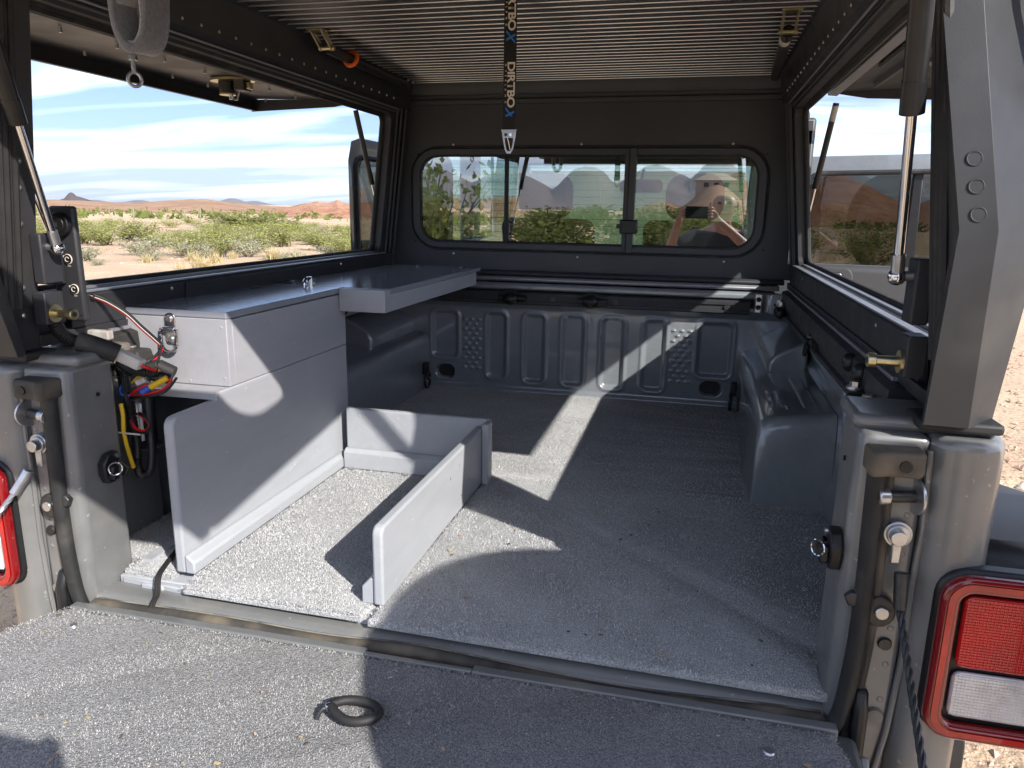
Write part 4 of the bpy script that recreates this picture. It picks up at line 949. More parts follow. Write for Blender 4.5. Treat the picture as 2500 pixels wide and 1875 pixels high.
    MB().prism([(s*(x1-0.004), 0.980), (s*(x1+0.001), 0.980), (s*(x1+0.005), 0.948), (s*(x1-0.018), 0.946), (s*(x1-0.018), 0.950), (s*(x1-0.003), 0.951)], 'y', -0.04, 1.455).build('outer_flange', 'black_powder', GW, 0.0008)
    for y in (-0.036, 1.445):
        MB().loft([[(s*0.70, y, 0.975), (s*0.82, y, 0.955), (s*(x1+0.002), y, 0.944), (s*(x1-0.002), y, 0.983)], [(s*0.70, y+0.006, 0.975), (s*0.82, y+0.006, 0.955), (s*(x1+0.002), y+0.006, 0.944), (s*(x1-0.002), y+0.006, 0.983)]]).build('end_flange', 'black_powder', GW, 0.0008)
    MB().prism([(s*0.70, 0.972), (s*0.704, 0.955), (s*0.728, 0.953), (s*0.735, 0.974)], 'y', 0.0, 1.38).build('hinge_channel', 'strip_satin', GW, 0.001)
    MB().prism([(s*0.80, 0.977), (s*0.806, 0.962), (s*0.812, 0.962), (s*0.818, 0.978)], 'y', 0.0, 1.30).build('stiffener', 'grey_powder', GW, 0.001)
    MB().cyl((s*0.76, 0.02, 0.970), (s*0.76, 1.02, 0.970), 0.006, seg=8).build('torsion_rod', 'slat_metal', GW)
    for k in range(9):
        for xx, zz_ in ((0.90, 0.977), (1.05, 0.980)):
            MB().cyl((s*xx, 0.10+0.155*k+(0.07 if xx > 1 else 0), zz_), (s*xx, 0.10+0.155*k+(0.07 if xx > 1 else 0), zz_-0.010), 0.0035, seg=8).build('rivet', 'zinc', GW)
    # latch inside the hatch
    cx_, cy_ = s*0.915, 1.02
    lk = MB().prism([(cx_+0.044*math.cos(a)*1.5, cy_+0.044*math.sin(a)) for a in [2*math.pi*k/20 for k in range(20)]], 'z', 0.976, 0.970).build('latch_base', 'gold_zinc', GW)
    MB().cyl((cx_-0.018, cy_, 0.970), (cx_-0.018, cy_, 0.938), 0.024, 0.021, seg=20).build('latch_drum', 'plastic_black', lk, 0.002)
    MB().cyl((cx_-0.018, cy_, 0.938), (cx_-0.018, cy_, 0.934), 0.022, seg=20).build('latch_plate', 'gold_zinc', lk)
    MB().cyl((cx_-0.008, cy_, 0.934), (cx_-0.008, cy_, 0.922), 0.005, seg=10).build('latch_shaft', 'zinc', lk)
    MB().tube([(cx_+0.010*s*0, cy_-0.012, 0.937), (cx_+0.012, cy_-0.014, 0.920), (cx_+0.020, cy_-0.014, 0.919), (cx_+0.026, cy_-0.012, 0.940)], 0.003, 6).build('latch_hook', 'zinc', lk)
    MB().box(min(cx_+0.014, cx_+0.046), max(cx_+0.014, cx_+0.046), cy_-0.020, cy_+0.020, 0.944, 0.972).build('latch_body', 'dark_steel', lk, 0.003)
    MB().box(min(cx_+0.046, cx_+0.058), max(cx_+0.046, cx_+0.058), cy_-0.010, cy_+0.010, 0.948, 0.966).build('latch_tongue', 'gold_zinc', lk, 0.002)
    # gas struts
    def strut(foot, top_, fr_, rrod, rbody, parent, foot_dir):
        f, t_ = Vector(foot), Vector(top_); j = f + (t_-f)*fr_
        o = MB().cyl(j, t_ + (f-t_)*0.03, rbody, seg=16).build('gas_strut', 'plastic_black', parent, 0.0008)
        MB().cyl(j, j + (t_-f).normalized()*0.035, rbody*1.07, seg=16).build('end_collar', 'plastic_black', o)
        MB().cyl(f, j, rrod, seg=14).build('rod', 'chrome', o)
        MB().cyl(f + (t_-f).normalized()*0.004, f + (t_-f).normalized()*0.03, rrod*1.35, seg=12).build('rod_end', 'zinc', o)
        MB().ball(f, rrod*1.9).build('ball_socket', 'chrome', o)
        MB().cyl(f, f + Vector(foot_dir), rrod*1.1, seg=10).build('ball_stud', 'zinc', o)
        return o
    st_ = strut((s*0.690, 1.545, 0.503), (s*0.737, 1.425, 0.955), 0.456, 0.0042, 0.0085, TP, (s*0.01, 0.025, 0))
    MB().box(min(s*0.664, s*0.700), max(s*0.664, s*0.700), 1.572, 1.578, 0.478, 0.548).build('strut_bracket', 'zinc' if s > 0 else 'black_powder', st_, 0.004)
    if s > 0:
        a_ = Vector((s*0.737, 1.425, 0.955)); b_ = Vector((s*0.690, 1.545, 0.503))
        MB().cyl(a_ + (b_-a_)*0.045, a_ + (b_-a_)*0.135, 0.0088, seg=16).build('sticker', 'white_plastic', st_)
    strut((s*0.700, 0.150 if s < 0 else 0.045, 0.503), (s*0.742, 0.030 if s < 0 else -0.030, 0.955), 0.456, 0.0042, 0.0085, TP, (s*0.01, -0.02, 0))
    hs = strut((s*0.617, 0.050, 0.562), (s*0.556, -0.125, 1.040), 0.38, 0.0058, 0.0122, TP, (s*0.026, 0, 0.003))
    MB().box(min(s*0.634, s*0.655), max(s*0.634, s*0.655), 0.035, 0.075, 0.505, 0.585).build('strut_bracket', 'black_powder', hs, 0.003)
    # striker bolt of the rear hatch (gold)
    gb = MB().box(min(s*0.634, s*0.658), max(s*0.634, s*0.658), 0.030, 0.068, 0.440, 0.492).build('striker_block', 'black_powder', TP, 0.002)
    yb, zb = 0.045, 0.4575
    MB().cyl((s*0.634, yb, zb), (s*0.630, yb, zb), 0.0145, seg=20).build('striker_flange', 'gold_zinc', gb)
    MB().cyl((s*0.630, yb, zb), (s*0.604, yb, zb), 0.0065, seg=16).build('striker_pin', 'gold_zinc', gb)
    MB().cyl((s*0.604, yb, zb), (s*0.594, yb, zb), 0.0092, seg=16).build('striker_head', 'gold_zinc', gb, 0.001)
    MB().cyl((s*0.5935, yb, zb), (s*0.5930, yb, zb), 0.0045, seg=6).build('socket', 'dark_steel', gb)
    # roof lifter under the ceiling
    px_ = s*0.535
    lb = MB()
    lb.box(px_-0.020, px_+0.020, 0.780, 0.815, ZC-0.006, ZC-0.002)
    for dx in (-0.016, 0.012): lb.loft([[(px_+dx, 0.785, ZC-0.003), (px_+dx, 0.815, ZC-0.003), (px_+dx, 0.86, ZC-0.035), (px_+dx, 0.84, ZC-0.04)], [(px_+dx+0.004, 0.785, ZC-0.003), (px_+dx+0.004, 0.815, ZC-0.003), (px_+dx+0.004, 0.86, ZC-0.035), (px_+dx+0.004, 0.84, ZC-0.04)]])
    lb = lb.build('lifter_bracket', 'gold_zinc', TP, 0.0005)
    MB().cyl((px_-0.02, 0.845, ZC-0.034), (px_+0.02, 0.845, ZC-0.034), 0.006).build('pivot', 'gold_zinc', lb)
    MB().cyl((px_, 0.845, ZC-0.033), (s*0.565, 1.44, ZC-0.028), 0.013, seg=16).build('lifter_strut', 'plastic_black', lb)
    if s < 0: MB().tube([(px_-0.002 + 0.017*math.cos(a), 0.985+0.006*math.sin(a), ZC-0.033 + 0.017*math.sin(a)) for a in [2*math.pi*k/20 for k in range(20)]], 0.006, 8, True).build('ring', 'orange_plastic', lb)
    else: MB().cyl((s*0.5372, 0.90, ZC-0.0327), (s*0.5388, 0.94, ZC-0.0325), 0.0134, seg=16).build('sticker', 'white_plastic', lb)
    for yy in (1.49, 1.535): MB().ball((s*0.575, yy, ZC-0.006), 0.006, (1, 1, 0.7), 8, 6).build('bolt', 'zinc', TP)

# rear hatch, raised: panel with a window opening, sloping down to the rear
def HZ(y): return 1.050 + 0.15*(y+0.05)
ho = [(a, -0.390+b, HZ(-0.390+b)) for a, b in rrect(1.26, 0.672, 0.03)]
hi = [(a, -0.392+b, HZ(-0.392+b)) for a, b in rrect(1.00, 0.185, 0.07)]
HT = MB().plate(ho, hi, (0, 0, 0.030)).build('rear_hatch', 'black_powder', TP, 0.003)
MB().tube([(a, y, z+0.002) for a, y, z in hi], 0.007, 8, True).build('window_seal', 'rubber', HT)
MB().slab([Vector((a*0.995, y, z+0.012)) for a, y, z in hi], (0, 0, 0.004)).build('window_glass', 'clear_cover', HT, smooth=0)
MB().prism([(-0.724, HZ(-0.724)), (-0.727, HZ(-0.724)-0.03), (-0.700, HZ(-0.70)-0.03), (-0.70, HZ(-0.70))], 'x', -0.60, 0.60).build('hatch_lip', 'black_powder', HT, 0.002)
hh = MB().cyl((-0.55, -0.06, 1.065), (0.55, -0.06, 1.065), 0.010, seg=10).build('hatch_hinge', 'slat_metal', HT)
# ------------------------------------------------------------------ plywood build-out, painted grey
XT = -0.4585                                    # right face of the tall panel
CB = thing('plywood_cabinet', 'grey painted plywood cabinet with counter along the left bed side', 'cabinet', (-0.55, 0.5, 0.0))
def rounded_poly(pts, r_ix, r=0.02, n=5):
    out = []
    m = len(pts)
    for i, p in enumerate(pts):
        if i not in r_ix: out.append(p); continue
        a, b, c = Vector((*pts[i-1], 0)), Vector((*p, 0)), Vector((*pts[(i+1) % m], 0))
        u = (a-b).normalized(); v = (c-b).normalized()
        for k in range(n+1):
            t = k/n; q0 = b+u*r; q1 = b+v*r
            q = q0*(1-t)**2 + b*2*t*(1-t) + q1*t*t
            out.append((q.x, q.y))
    return out
MB().prism(rounded_poly([(0.080, 0.0), (0.739, 0.0), (0.739, 0.2975), (0.215, 0.2975), (0.205, 0.284), (0.080, 0.284)], {5}, 0.022), 'x', XT-0.019, XT).build('tall_panel', 'wood_grey', CB, 0.004, 2)
MB().prism([(0.0, 0.0)]*0 + [(XT, 0.0), (XT+0.019, 0.0), (XT+0.019, 0.022), (XT+0.006, 0.034), (XT, 0.034)], 'y', 0.080, 0.700).build('base_moulding', 'wood_grey', CB, 0.003, 2)
MB().box(-0.705, XT-0.0002, 0.205, 0.739, 0.2835, 0.2985).build('box_floor', 'wood_edge', CB, 0.002)
bside = MB().box(XT-0.0185, XT-0.0005, 0.268, 0.739, 0.2995, 0.4255).build('box_side', 'wood_grey', CB, 0.0015)
brear = MB().prism([(-0.705, 0.2995), (XT-0.0005, 0.2995), (XT-0.0005, 0.4275), (-0.680, 0.4275), (-0.680, 0.397), (-0.697, 0.397), (-0.705, 0.388)], 'y', 0.250, 0.2675).build('box_rear', 'wood_grey', CB, 0.0015)
tp1 = MB().box(-0.700, XT+0.001, 0.249, 0.735, 0.428, 0.441).build('box_lid', 'wood_grey_gloss', CB, 0.002)
tp2 = MB().prism([(-0.668, 0.7365), (XT+0.001, 0.7365), (XT+0.001, 0.7060), (-0.337, 0.7060), (-0.337, 1.500), (-0.640, 1.500)][:2] + [(-0.337, 0.7365), (-0.327, 1.500), (-0.650, 1.500)], 'z', 0.428, 0.441).build('counter_top', 'wood_grey_gloss', CB, 0.002)
MB().box(XT+0.0015, -0.337, 0.704, 0.7360, 0.386, 0.4405).build('counter_apron', 'wood_grey', CB, 0.0015)
MB().prism([(-0.356, 0.7365), (-0.3375, 0.7365), (-0.3290, 1.455), (-0.347, 1.455)], 'z', 0.386, 0.4275).build('counter_apron', 'wood_grey', CB, 0.0015)
MB().box(-0.69, -0.672, 0.75, 1.48, 0.30, 0.4275).build('counter_cleat', 'wood_grey', CB)
MB().cyl((-0.640, 0.640, 0.4411), (-0.640, 0.640, 0.4415), 0.012, seg=20).build('finger_hole', 'plastic_black', tp1)
for x, y in ((-0.53, 1.44), (-0.375, 1.44), (-0.635, 0.80)):
    MB().ball((x, y, 0.442), 0.008, (1, 1, 0.5), 10, 6).build('screw', 'zinc', tp2)
MB().box(-0.565, -0.545, 0.10, 0.70, 0.0, 0.006).build('inner_cleat', 'wood_edge', CB)
def d_ring(root, pos, flat):
    """folding D ring on its strap plate; flat = lies on a horizontal top"""
    m0 = Matrix.Translation(pos) @ (Matrix.Rotation(math.radians(-90), 4, 'X') @ Matrix.Rotation(math.radians(90), 4, 'Z') if flat else Matrix.Identity(4))
    pl = MB().prism(rrect(0.0, 0.0, 0)*0 + [(a, 0.014+b) for a, b in rrect(0.023, 0.034, 0.010)], 'y', 0.0, -0.003).xf(m0).build('ring_plate', 'chrome', root, 0.001)
    MB().cyl((-0.012, -0.006, 0.000), (0.012, -0.006, 0.0), 0.0052, seg=12).xf(m0).build('ring_strap', 'chrome', pl)
    MB().prism([(a, -0.016+b) for a, b in rrect(0.023, 0.026, 0.010)], 'y', 0.0, -0.003).xf(m0).build('ring_tab', 'chrome', pl, 0.001)
    ring = [(-0.0175, -0.007, 0.0), (-0.0175, -0.009, -0.022)] + [(0.0175*math.cos(a), -0.010, -0.024+0.0185*math.sin(a)) for a in [math.pi + math.pi*k/10 for k in range(1, 10)]] + [(0.0175, -0.009, -0.022), (0.0175, -0.007, 0.0)]
    MB().tube(ring, 0.0034, 8, True).xf(m0).build('ring', 'chrome', pl)
    for zz_ in (0.020, -0.019):
        MB().cyl((0, -0.003, zz_), (0, -0.007, zz_), 0.0075, 0.005, seg=12).xf(m0).build('screw', 'zinc', pl)
d_ring(CB, (-0.577, 0.2495, 0.404), False)
d_ring(CB, (-0.570, 0.765, 0.4415), True)

# low tray: divider, back board and their mouldings
TY = thing('plywood_tray_divider', 'low grey painted plywood divider forming a tray on the bed carpet', 'divider', (-0.2, 0.4, 0.0))
MB().prism(rounded_poly([(0.066, 0.0), (0.676, 0.0), (0.676, 0.138), (0.066, 0.138)], {3, 2}, 0.018), 'x', -0.0965, -0.078).build('divider_board', 'wood_grey', TY, 0.0045, 3)
MB().prism(rounded_poly([(-0.437, 0.0), (-0.068, 0.0), (-0.068, 0.150), (-0.437, 0.150)], {2}, 0.012), 'y', 0.6775, 0.6955).build('back_board', 'wood_grey', TY, 0.004, 3)
MB().box(-0.0775, -0.0605, 0.640, 0.6770, 0.0, 0.148).build('corner_post', 'wood_grey', TY, 0.004)
MB().prism([(0.6770, 0.0), (0.659, 0.0), (0.659, 0.040), (0.670, 0.050), (0.6770, 0.050)], 'x', -0.4375, -0.097).build('base_moulding', 'wood_grey', TY, 0.002)
MB().prism([(-0.097, 0.0), (-0.118, 0.0), (-0.118, 0.030), (-0.103, 0.046), (-0.097, 0.046)], 'y', 0.070, 0.658).build('base_moulding', 'wood_grey', TY, 0.002)
for x, y in ((-0.415, 0.652), (-0.272, 0.648)):
    MB().cyl((x, y, 0.0), (x, y, 0.004), 0.007, seg=10).build('screw', 'zinc', TY)

# plywood deck under the carpet
DK = thing('plywood_deck', 'thin grey painted plywood deck showing its edge under the bed carpet', 'plywood deck', (0, 0.4, -0.03))
MB().prism([(-0.585, 0.066), (-0.428, 0.066), (-0.428, 0.30), (-0.585, 0.30)], 'z', -0.033, -0.0125).build('deck_board', 'wood_edge', DK, 0.003)
MB().box(-0.134, -0.070, 0.045, 0.30, -0.033, -0.0125).build('deck_board', 'wood_edge', DK, 0.003)
MB().box(-0.530, 0.530, 0.3005, 1.55, -0.033, -0.0125).build('deck_board', 'wood_edge', DK, 0.003)
MB().box(-0.530, -0.485, 0.052, 0.0655, -0.033, -0.0145).build('deck_edge', 'wood_edge', DK, 0.003)
MB().prism([(-0.584, 0.070), (-0.428, 0.047), (-0.428, 0.0655), (-0.584, 0.0655)][:0] + [(-0.575, 0.0655), (-0.575, 0.062), (-0.432, 0.050), (-0.432, 0.0655)], 'z', -0.031, -0.0130).build('deck_edge', 'wood_edge', DK, 0.002)

# ------------------------------------------------------------------ carpets
def carpet_sheet(name, poly, ztop, thick, material, label, roll=None, step=0.008, seed=1, jitter=0.0016):
    """thick pile carpet cut to a polygon; a fine uneven top and a shaggy edge"""
    import mathutils.geometry as mg
    edge = []
    m = len(poly)
    for i in range(m):
        a, b = Vector(poly[i]), Vector(poly[(i+1) % m]); n = max(1, int((b-a).length/step))
        for k in range(n): edge.append(a + (b-a)*(k/n))
    rg = random.Random(seed)
    nE = len(edge)
    cen = sum(edge, Vector((0, 0)))/nE
    ins = []
    for i in range(nE):
        t = (edge[(i+1) % nE]-edge[i-1]).normalized(); nrm = Vector((-t.y, t.x))
        ins.append(nrm)
    area = sum(edge[i].x*edge[(i+1) % nE].y-edge[(i+1) % nE].x*edge[i].y for i in range(nE))
    sgn = 1 if area > 0 else -1
    bm = bmesh.new()
    lay = []
    for d, dz in ((0.001, -thick), (0.0, -thick*0.6), (0.0005, -thick*0.25), (0.005, 0.0)):
        ring = []
        for i in range(nE):
            j = rg.uniform(-jitter, jitter) if dz > -thick else 0
            p = edge[i] + ins[i]*sgn*(d + j)
            ring.append(bm.verts.new((p.x, p.y, ztop + dz + (rg.uniform(-0.0008, 0.0008) if dz > -thick else 0))))
        lay.append(ring)
    for a, b in zip(lay[:-1], lay[1:]):
        for i in range(nE): bm.faces.new([a[i], a[(i+1) % nE], b[(i+1) % nE], b[i]])
    bm.faces.new(lay[-1]); bm.faces.new(lay[0][::-1])
    bmesh.ops.recalc_face_normals(bm, faces=bm.faces)
    me = bpy.data.meshes.new(name); bm.to_mesh(me); bm.free(); me.materials.append(MATS[material])
    me.polygons.foreach_set('use_smooth', [True]*len(me.polygons)); me.set_sharp_from_angle(angle=math.radians(60))
    o = bpy.data.objects.new(name, me); COL.objects.link(o)
    if label: tag(o, label, 'carpet')
    return o
carpet_sheet('bed_carpet', [(-0.089, 0.024), (0.594, 0.010), (0.586, 0.118), (0.690, 0.130), (0.694, 0.706), (0.545, 0.706), (0.545, 1.570), (-0.545, 1.570), (-0.545, 0.700), (-0.07, 0.698), (-0.0775, 0.60)], 0.0, 0.0125, 'carpet_light', 'large light grey carpet covering the bed floor up to the front wall', seed=2)
carpet_sheet('tray_carpet', [(-0.430, 0.036), (-0.104, 0.032), (-0.0968, 0.070), (-0.0968, 0.658), (-0.4385, 0.658), (-0.4385, 0.080)], 0.0, 0.0125, 'carpet_light', 'light grey carpet strip inside the plywood tray', seed=3)
carpet_sheet('side_carpet', [(-0.575, 0.070), (-0.482, 0.070), (-0.479, 0.655), (-0.660, 0.655), (-0.665, 0.118), (-0.580, 0.112)], 0.0, 0.0125, 'carpet_light', 'narrow grey carpet piece behind the tall cabinet panel by the wiring', seed=4)
carpet_sheet('tailgate_carpet', [(-0.600, -0.0365), (0.592, -0.0385), (0.604, -0.085), (0.604, -0.59), (-0.640, -0.59), (-0.640, -0.115)], -0.022, 0.013, 'carpet_dark', 'darker grey carpet panel screwed onto the lowered tailgate', seed=5)
def pile(parent, poly, ztop, n, material, seed, lo=0.0030, hi=0.0062):
    r = np.random.RandomState(seed); P = np.array(poly)
    x0, y0 = P.min(0); x1, y1 = P.max(0)
    q = np.stack([r.uniform(x0, x1, n), r.uniform(y0, y1, n)], -1)
    inside = np.zeros(n, bool); j = len(P)-1
    for i in range(len(P)):
        a, b = P[i], P[j]
        c_ = ((a[1] > q[:, 1]) != (b[1] > q[:, 1])) & (q[:, 0] < (b[0]-a[0])*(q[:, 1]-a[1])/(b[1]-a[1]+1e-12)+a[0])
        inside ^= c_; j = i
    q = q[inside]; n = len(q)
    ang = r.uniform(0, 2*np.pi, n); L_ = r.uniform(lo, hi, n); lean = r.uniform(0.3, 1.0, n); w = r.uniform(0.0005, 0.0010, n)
    d = np.stack([np.cos(ang), np.sin(ang)], -1); s_ = np.stack([-d[:, 1], d[:, 0]], -1)
    z0 = np.full((n, 1), ztop-0.0008)
    A = np.concatenate([q - s_*w[:, None], z0], -1); B_ = np.concatenate([q + s_*w[:, None], z0], -1)
    T_ = np.concatenate([q + d*(L_*lean)[:, None], z0 + (L_*np.sqrt(1-0.8*lean**2)*0.75)[:, None]], -1)
    V = np.stack([A, B_, T_], 1).reshape(-1, 3)
    me = bpy.data.meshes.new('pile'); me.vertices.add(3*n); me.vertices.foreach_set('co', V.ravel()); me.loops.add(3*n); me.loops.foreach_set('vertex_index', np.arange(3*n)); me.polygons.add(n)
    me.polygons.foreach_set('loop_start', np.arange(0, 3*n, 3)); me.update(calc_edges=True); me.materials.append(MATS[material])
    o = bpy.data.objects.new('pile', me); COL.objects.link(o); attach(o, parent); o['kind'] = 'stuff'
CP = {o.name: o for o in COL.objects if o.name.endswith('_carpet')}
pile(CP['bed_carpet'], [(-0.089, 0.022), (0.594, 0.008), (0.586, 0.118), (0.690, 0.130), (0.694, 0.706), (0.545, 0.706), (0.545, 1.570), (-0.545, 1.570), (-0.545, 0.700), (-0.07, 0.698), (-0.0775, 0.60)], 0.0, 330000, 'fibre_light', 21)
pile(CP['tray_carpet'], [(-0.432, 0.034), (-0.104, 0.030), (-0.098, 0.070), (-0.098, 0.658), (-0.4385, 0.658), (-0.4385, 0.080)], 0.0, 70000, 'fibre_light', 22)
pile(CP['side_carpet'], [(-0.575, 0.068), (-0.482, 0.068), (-0.479, 0.655), (-0.660, 0.655), (-0.665, 0.118), (-0.580, 0.112)], 0.0, 30000, 'fibre_light', 23)
pile(CP['tailgate_carpet'], [(-0.600, -0.035), (0.592, -0.040), (0.604, -0.085), (0.604, -0.45), (-0.640, -0.45), (-0.640, -0.115)], -0.022, 170000, 'fibre_dark', 24, 0.0022, 0.0045)
for x, y, r in ((-0.545, -0.081, 0.008), (0.508, -0.096, 0.009)):
    tag(MB().cyl((x, y, -0.024), (x, y, -0.0195), r, r*0.7, seg=14).build('screw', 'zinc', None), 'silver screw head in the tailgate carpet beside the %s corner' % ('wired' if x < 0 else 'hinge'), 'screw')

# ------------------------------------------------------------------ loop handle on the tailgate
LH = thing('pull_loop', 'black rubber covered pull loop lying on the tailgate carpet', 'pull loop', (-0.02, -0.17, -0.022))
lpz = -0.011
pts = [(-0.052, -0.170, lpz+0.004), (-0.040, -0.157, lpz+0.003), (-0.022, -0.150, lpz+0.001), (-0.004, -0.151, lpz), (0.009, -0.158, lpz), (0.014, -0.168, lpz), (0.008, -0.180, lpz), (-0.006, -0.188, lpz), (-0.022, -0.189, lpz), (-0.038, -0.183, lpz+0.002), (-0.050, -0.174, lpz+0.004)]
MB().tube(spline(pts, 5), 0.0062, 12).build('loop', 'rubber', LH)
MB().cyl((-0.050, -0.172, lpz+0.004), (-0.057, -0.176, lpz+0.003), 0.0052, seg=10).build('thimble', 'chrome', LH, 0.001)
MB().tube([(-0.055, -0.174, lpz+0.002), (-0.060, -0.178, lpz+0.002), (-0.064, -0.182, lpz-0.004), (-0.066, -0.185, lpz-0.010)], 0.003, 8).build('hook', 'dark_steel', LH)
# dark cord hanging over the sill
cd_ = spline([(-0.560, 0.24, 0.003), (-0.530, 0.150, 0.004), (-0.508, 0.090, 0.006), (-0.492, 0.050, 0.004), (-0.480, 0.028, -0.016), (-0.474, 0.008, -0.024), (-0.471, -0.004, -0.045), (-0.470, -0.009, -0.080)], 8)
tag(MB().tube(cd_, 0.0032, 8).tube([p + Vector((0.004, 0.002, 0.001)) for p in cd_], 0.0028, 8).build('cord', 'strap_web', None), 'thin black braided cord hanging over the rear sill', 'cord')

# ------------------------------------------------------------------ printed strap with a spring clip
ST = thing('printed_strap', 'black webbing strap with white and blue lettering hanging from the ceiling', 'strap', (0.0, 0.55, 1.04))
SXC, SY = 0.0005, 0.55
MB().prism([(SXC-0.0125, 1.046), (SXC+0.0125, 1.046), (SXC+0.0125, 0.786), (SXC-0.0125, 0.786)], 'y', SY, SY+0.0018).build('webbing', 'strap_web', ST)
MB().prism([(SXC-0.0128, 0.812), (SXC+0.0128, 0.812), (SXC+0.0128, 0.786), (SXC-0.0128, 0.786)], 'y', SY-0.0022, SY-0.0003).build('sewn_fold', 'strap_web', ST, 0.0006)
def letters(txt, size, x, z, material, name, xs=1.0, off=0.0, shear=0.0):
    """flat lettering that reads downwards on the strap, tops of the letters to the right"""
    c = bpy.data.curves.new(name, 'FONT'); c.body = txt; c.size = size; c.offset = off; c.extrude = 0.0; c.shear = shear
    c.align_x = 'LEFT'; c.align_y = 'BOTTOM_BASELINE'; c.space_character = xs
    tmp = bpy.data.objects.new('tmp', c); COL.objects.link(tmp)
    dg = bpy.context.evaluated_depsgraph_get(); me = bpy.data.meshes.new_from_object(tmp.evaluated_get(dg))
    bpy.data.objects.remove(tmp)
    # text x -> down (-z), text y -> +x
    me.transform(Matrix(((0, 1, 0, x), (0, 0, 1, SY-0.0009), (-1, 0, 0, z), (0, 0, 0, 1))))
    me.materials.append(MATS[material]); o = bpy.data.objects.new(name, me); COL.objects.link(o); attach(o, ST)
    return o
for z0 in (0.9135, 1.0535):
    w = letters('DIRTBO', 0.0205, SXC-0.0038, z0, 'print_white', 'lettering', 0.94, 0.0006)
    L_ = w.dimensions.z
    # squeeze the word to its measured length
    k = 0.0835/max(1e-6, L_)
    w.data.transform(Matrix.Translation((0, 0, z0)) @ Matrix.Diagonal((1, 1, k, 1)) @ Matrix.Translation((0, 0, -z0)))
    xm = letters('X', 0.0240, SXC-0.0068, z0-0.0850, 'print_blue', 'lettering', 1.0, 0.0007, 0.35)
    sm = letters('OVERLAND', 0.0052, SXC-0.0096, z0, 'print_white', 'lettering', 1.0, 0.0001)
    L2 = sm.dimensions.z; k = 0.0790/max(1e-6, L2)
    bm = bmesh.new(); bm.from_mesh(sm.data)
    # space the small letters out without stretching them
    bm.verts.ensure_lookup_table()
    seen = {}
    for v in bm.verts:
        if v in seen: continue
        stack = [v]; isl = []
        while stack:
            q = stack.pop()
            if q in seen: continue
            seen[q] = 1; isl.append(q); stack += [e.other_vert(q) for e in q.link_edges]
        zc0 = (max(q.co.z for q in isl)+min(q.co.z for q in isl))/2
        for q in isl: q.co.z += (z0-zc0)*(1-k)
    bm.to_mesh(sm.data); bm.free()
CL = MB()
cz0 = 0.786
CL.plate([(SXC+x, SY-0.001, z) for x, z in ((-0.0150, 0.787), (0.0150, 0.787), (0.0125, 0.770), (0.0085, 0.750), (0.004, 0.742), (-0.004, 0.742), (-0.0080, 0.750), (-0.0120, 0.770))],
         [(SXC+x, SY-0.001, z) for x, z in ((-0.0090, 0.772), (0.0088, 0.772), (0.0082, 0.764), (0.0055, 0.752), (0.0026, 0.7475), (-0.0026, 0.7475), (-0.0048, 0.752), (-0.0072, 0.764))], (0, 0.0028, 0))
clp = CL.build('spring_clip', 'zinc', ST, 0.0008)
MB().box(SXC-0.0155, SXC+0.0155, SY-0.0024, SY+0.003, 0.7845, 0.7885).build('clip_bar', 'zinc', clp, 0.001)
MB().tube([(SXC-0.002, SY-0.0016, 0.773), (SXC+0.0015, SY-0.0016, 0.760), (SXC+0.0035, SY-0.0016, 0.750)], 0.0015, 6).build('clip_gate', 'chrome', clp)
for dx in (-0.006, 0.004): MB().cyl((SXC+dx, SY-0.001, 0.778), (SXC+dx, SY-0.0032, 0.778), 0.003, seg=12).build('rivet', 'chrome' if dx > 0 else 'dark_steel', clp)

# ------------------------------------------------------------------ padded loop and eye bolt at the left
HL = thing('padded_strap_loop', 'grey fleece padded strap loop hanging inside the left rear corner', 'strap loop', (-0.38, 0.0, 1.03))
yl = 0.0
path = spline([(-0.404, yl-0.004, 1.050), (-0.405, yl-0.004, 0.97), (-0.408, yl-0.004, 0.905), (-0.405, yl-0.004, 0.868), (-0.396, yl-0.003, 0.848), (-0.384, yl-0.001, 0.842), (-0.371, yl, 0.850), (-0.364, yl+0.002, 0.872), (-0.362, yl+0.004, 0.905), (-0.361, yl+0.006, 0.97), (-0.361, yl+0.006, 1.050)], 6)
def band(path, w, t, skew):
    rings = []
    for i, p in enumerate(path):
        tg = (path[min(i+1, len(path)-1)]-path[max(i-1, 0)]).normalized()
        side = Vector((0.34, 0.94, 0.0)); side = (side - tg*side.dot(tg)).normalized(); nrm = tg.cross(side)
        rings.append([p + side*(w/2)*a + nrm*t*b for a, b in ((-1, -0.35), (-0.9, -0.5), (0.9, -0.5), (1, -0.35), (1, 0.35), (0.9, 0.5), (-0.9, 0.5), (-1, 0.35))])
    return rings
MB().loft(band(path, 0.036, 0.014, 0)).build('pad', ['foam'], HL, smooth=60)
inn = [p + (Vector((-0.386, yl, max(0.905, p.z))) - p).normalized()*0.0065 for p in path]
MB().loft(band(inn, 0.034, 0.004, 0)).build('fleece_lining', 'foam_inner', HL, smooth=60)
EB = thing('eye_bolt', 'steel eye bolt hanging under the raised left side hatch', 'eye bolt', (-0.74, 0.42, 0.96))
ex, ey = -0.742, 0.417
MB().cyl((ex, ey, 0.975), (ex, ey, 0.888), 0.0042, seg=12).build('shank', 'zinc', EB)
MB().cyl((ex, ey, 0.912), (ex, ey, 0.922), 0.0085, seg=6).build('nut', 'zinc', EB)
MB().tube([(ex + 0.0125*math.cos(a)*0.73, ey + 0.0125*math.cos(a)*0.68, 0.876 + 0.0135*math.sin(a)) for a in [2*math.pi*k/24 for k in range(24)]], 0.0034, 10, True).build('eye', 'zinc', EB)

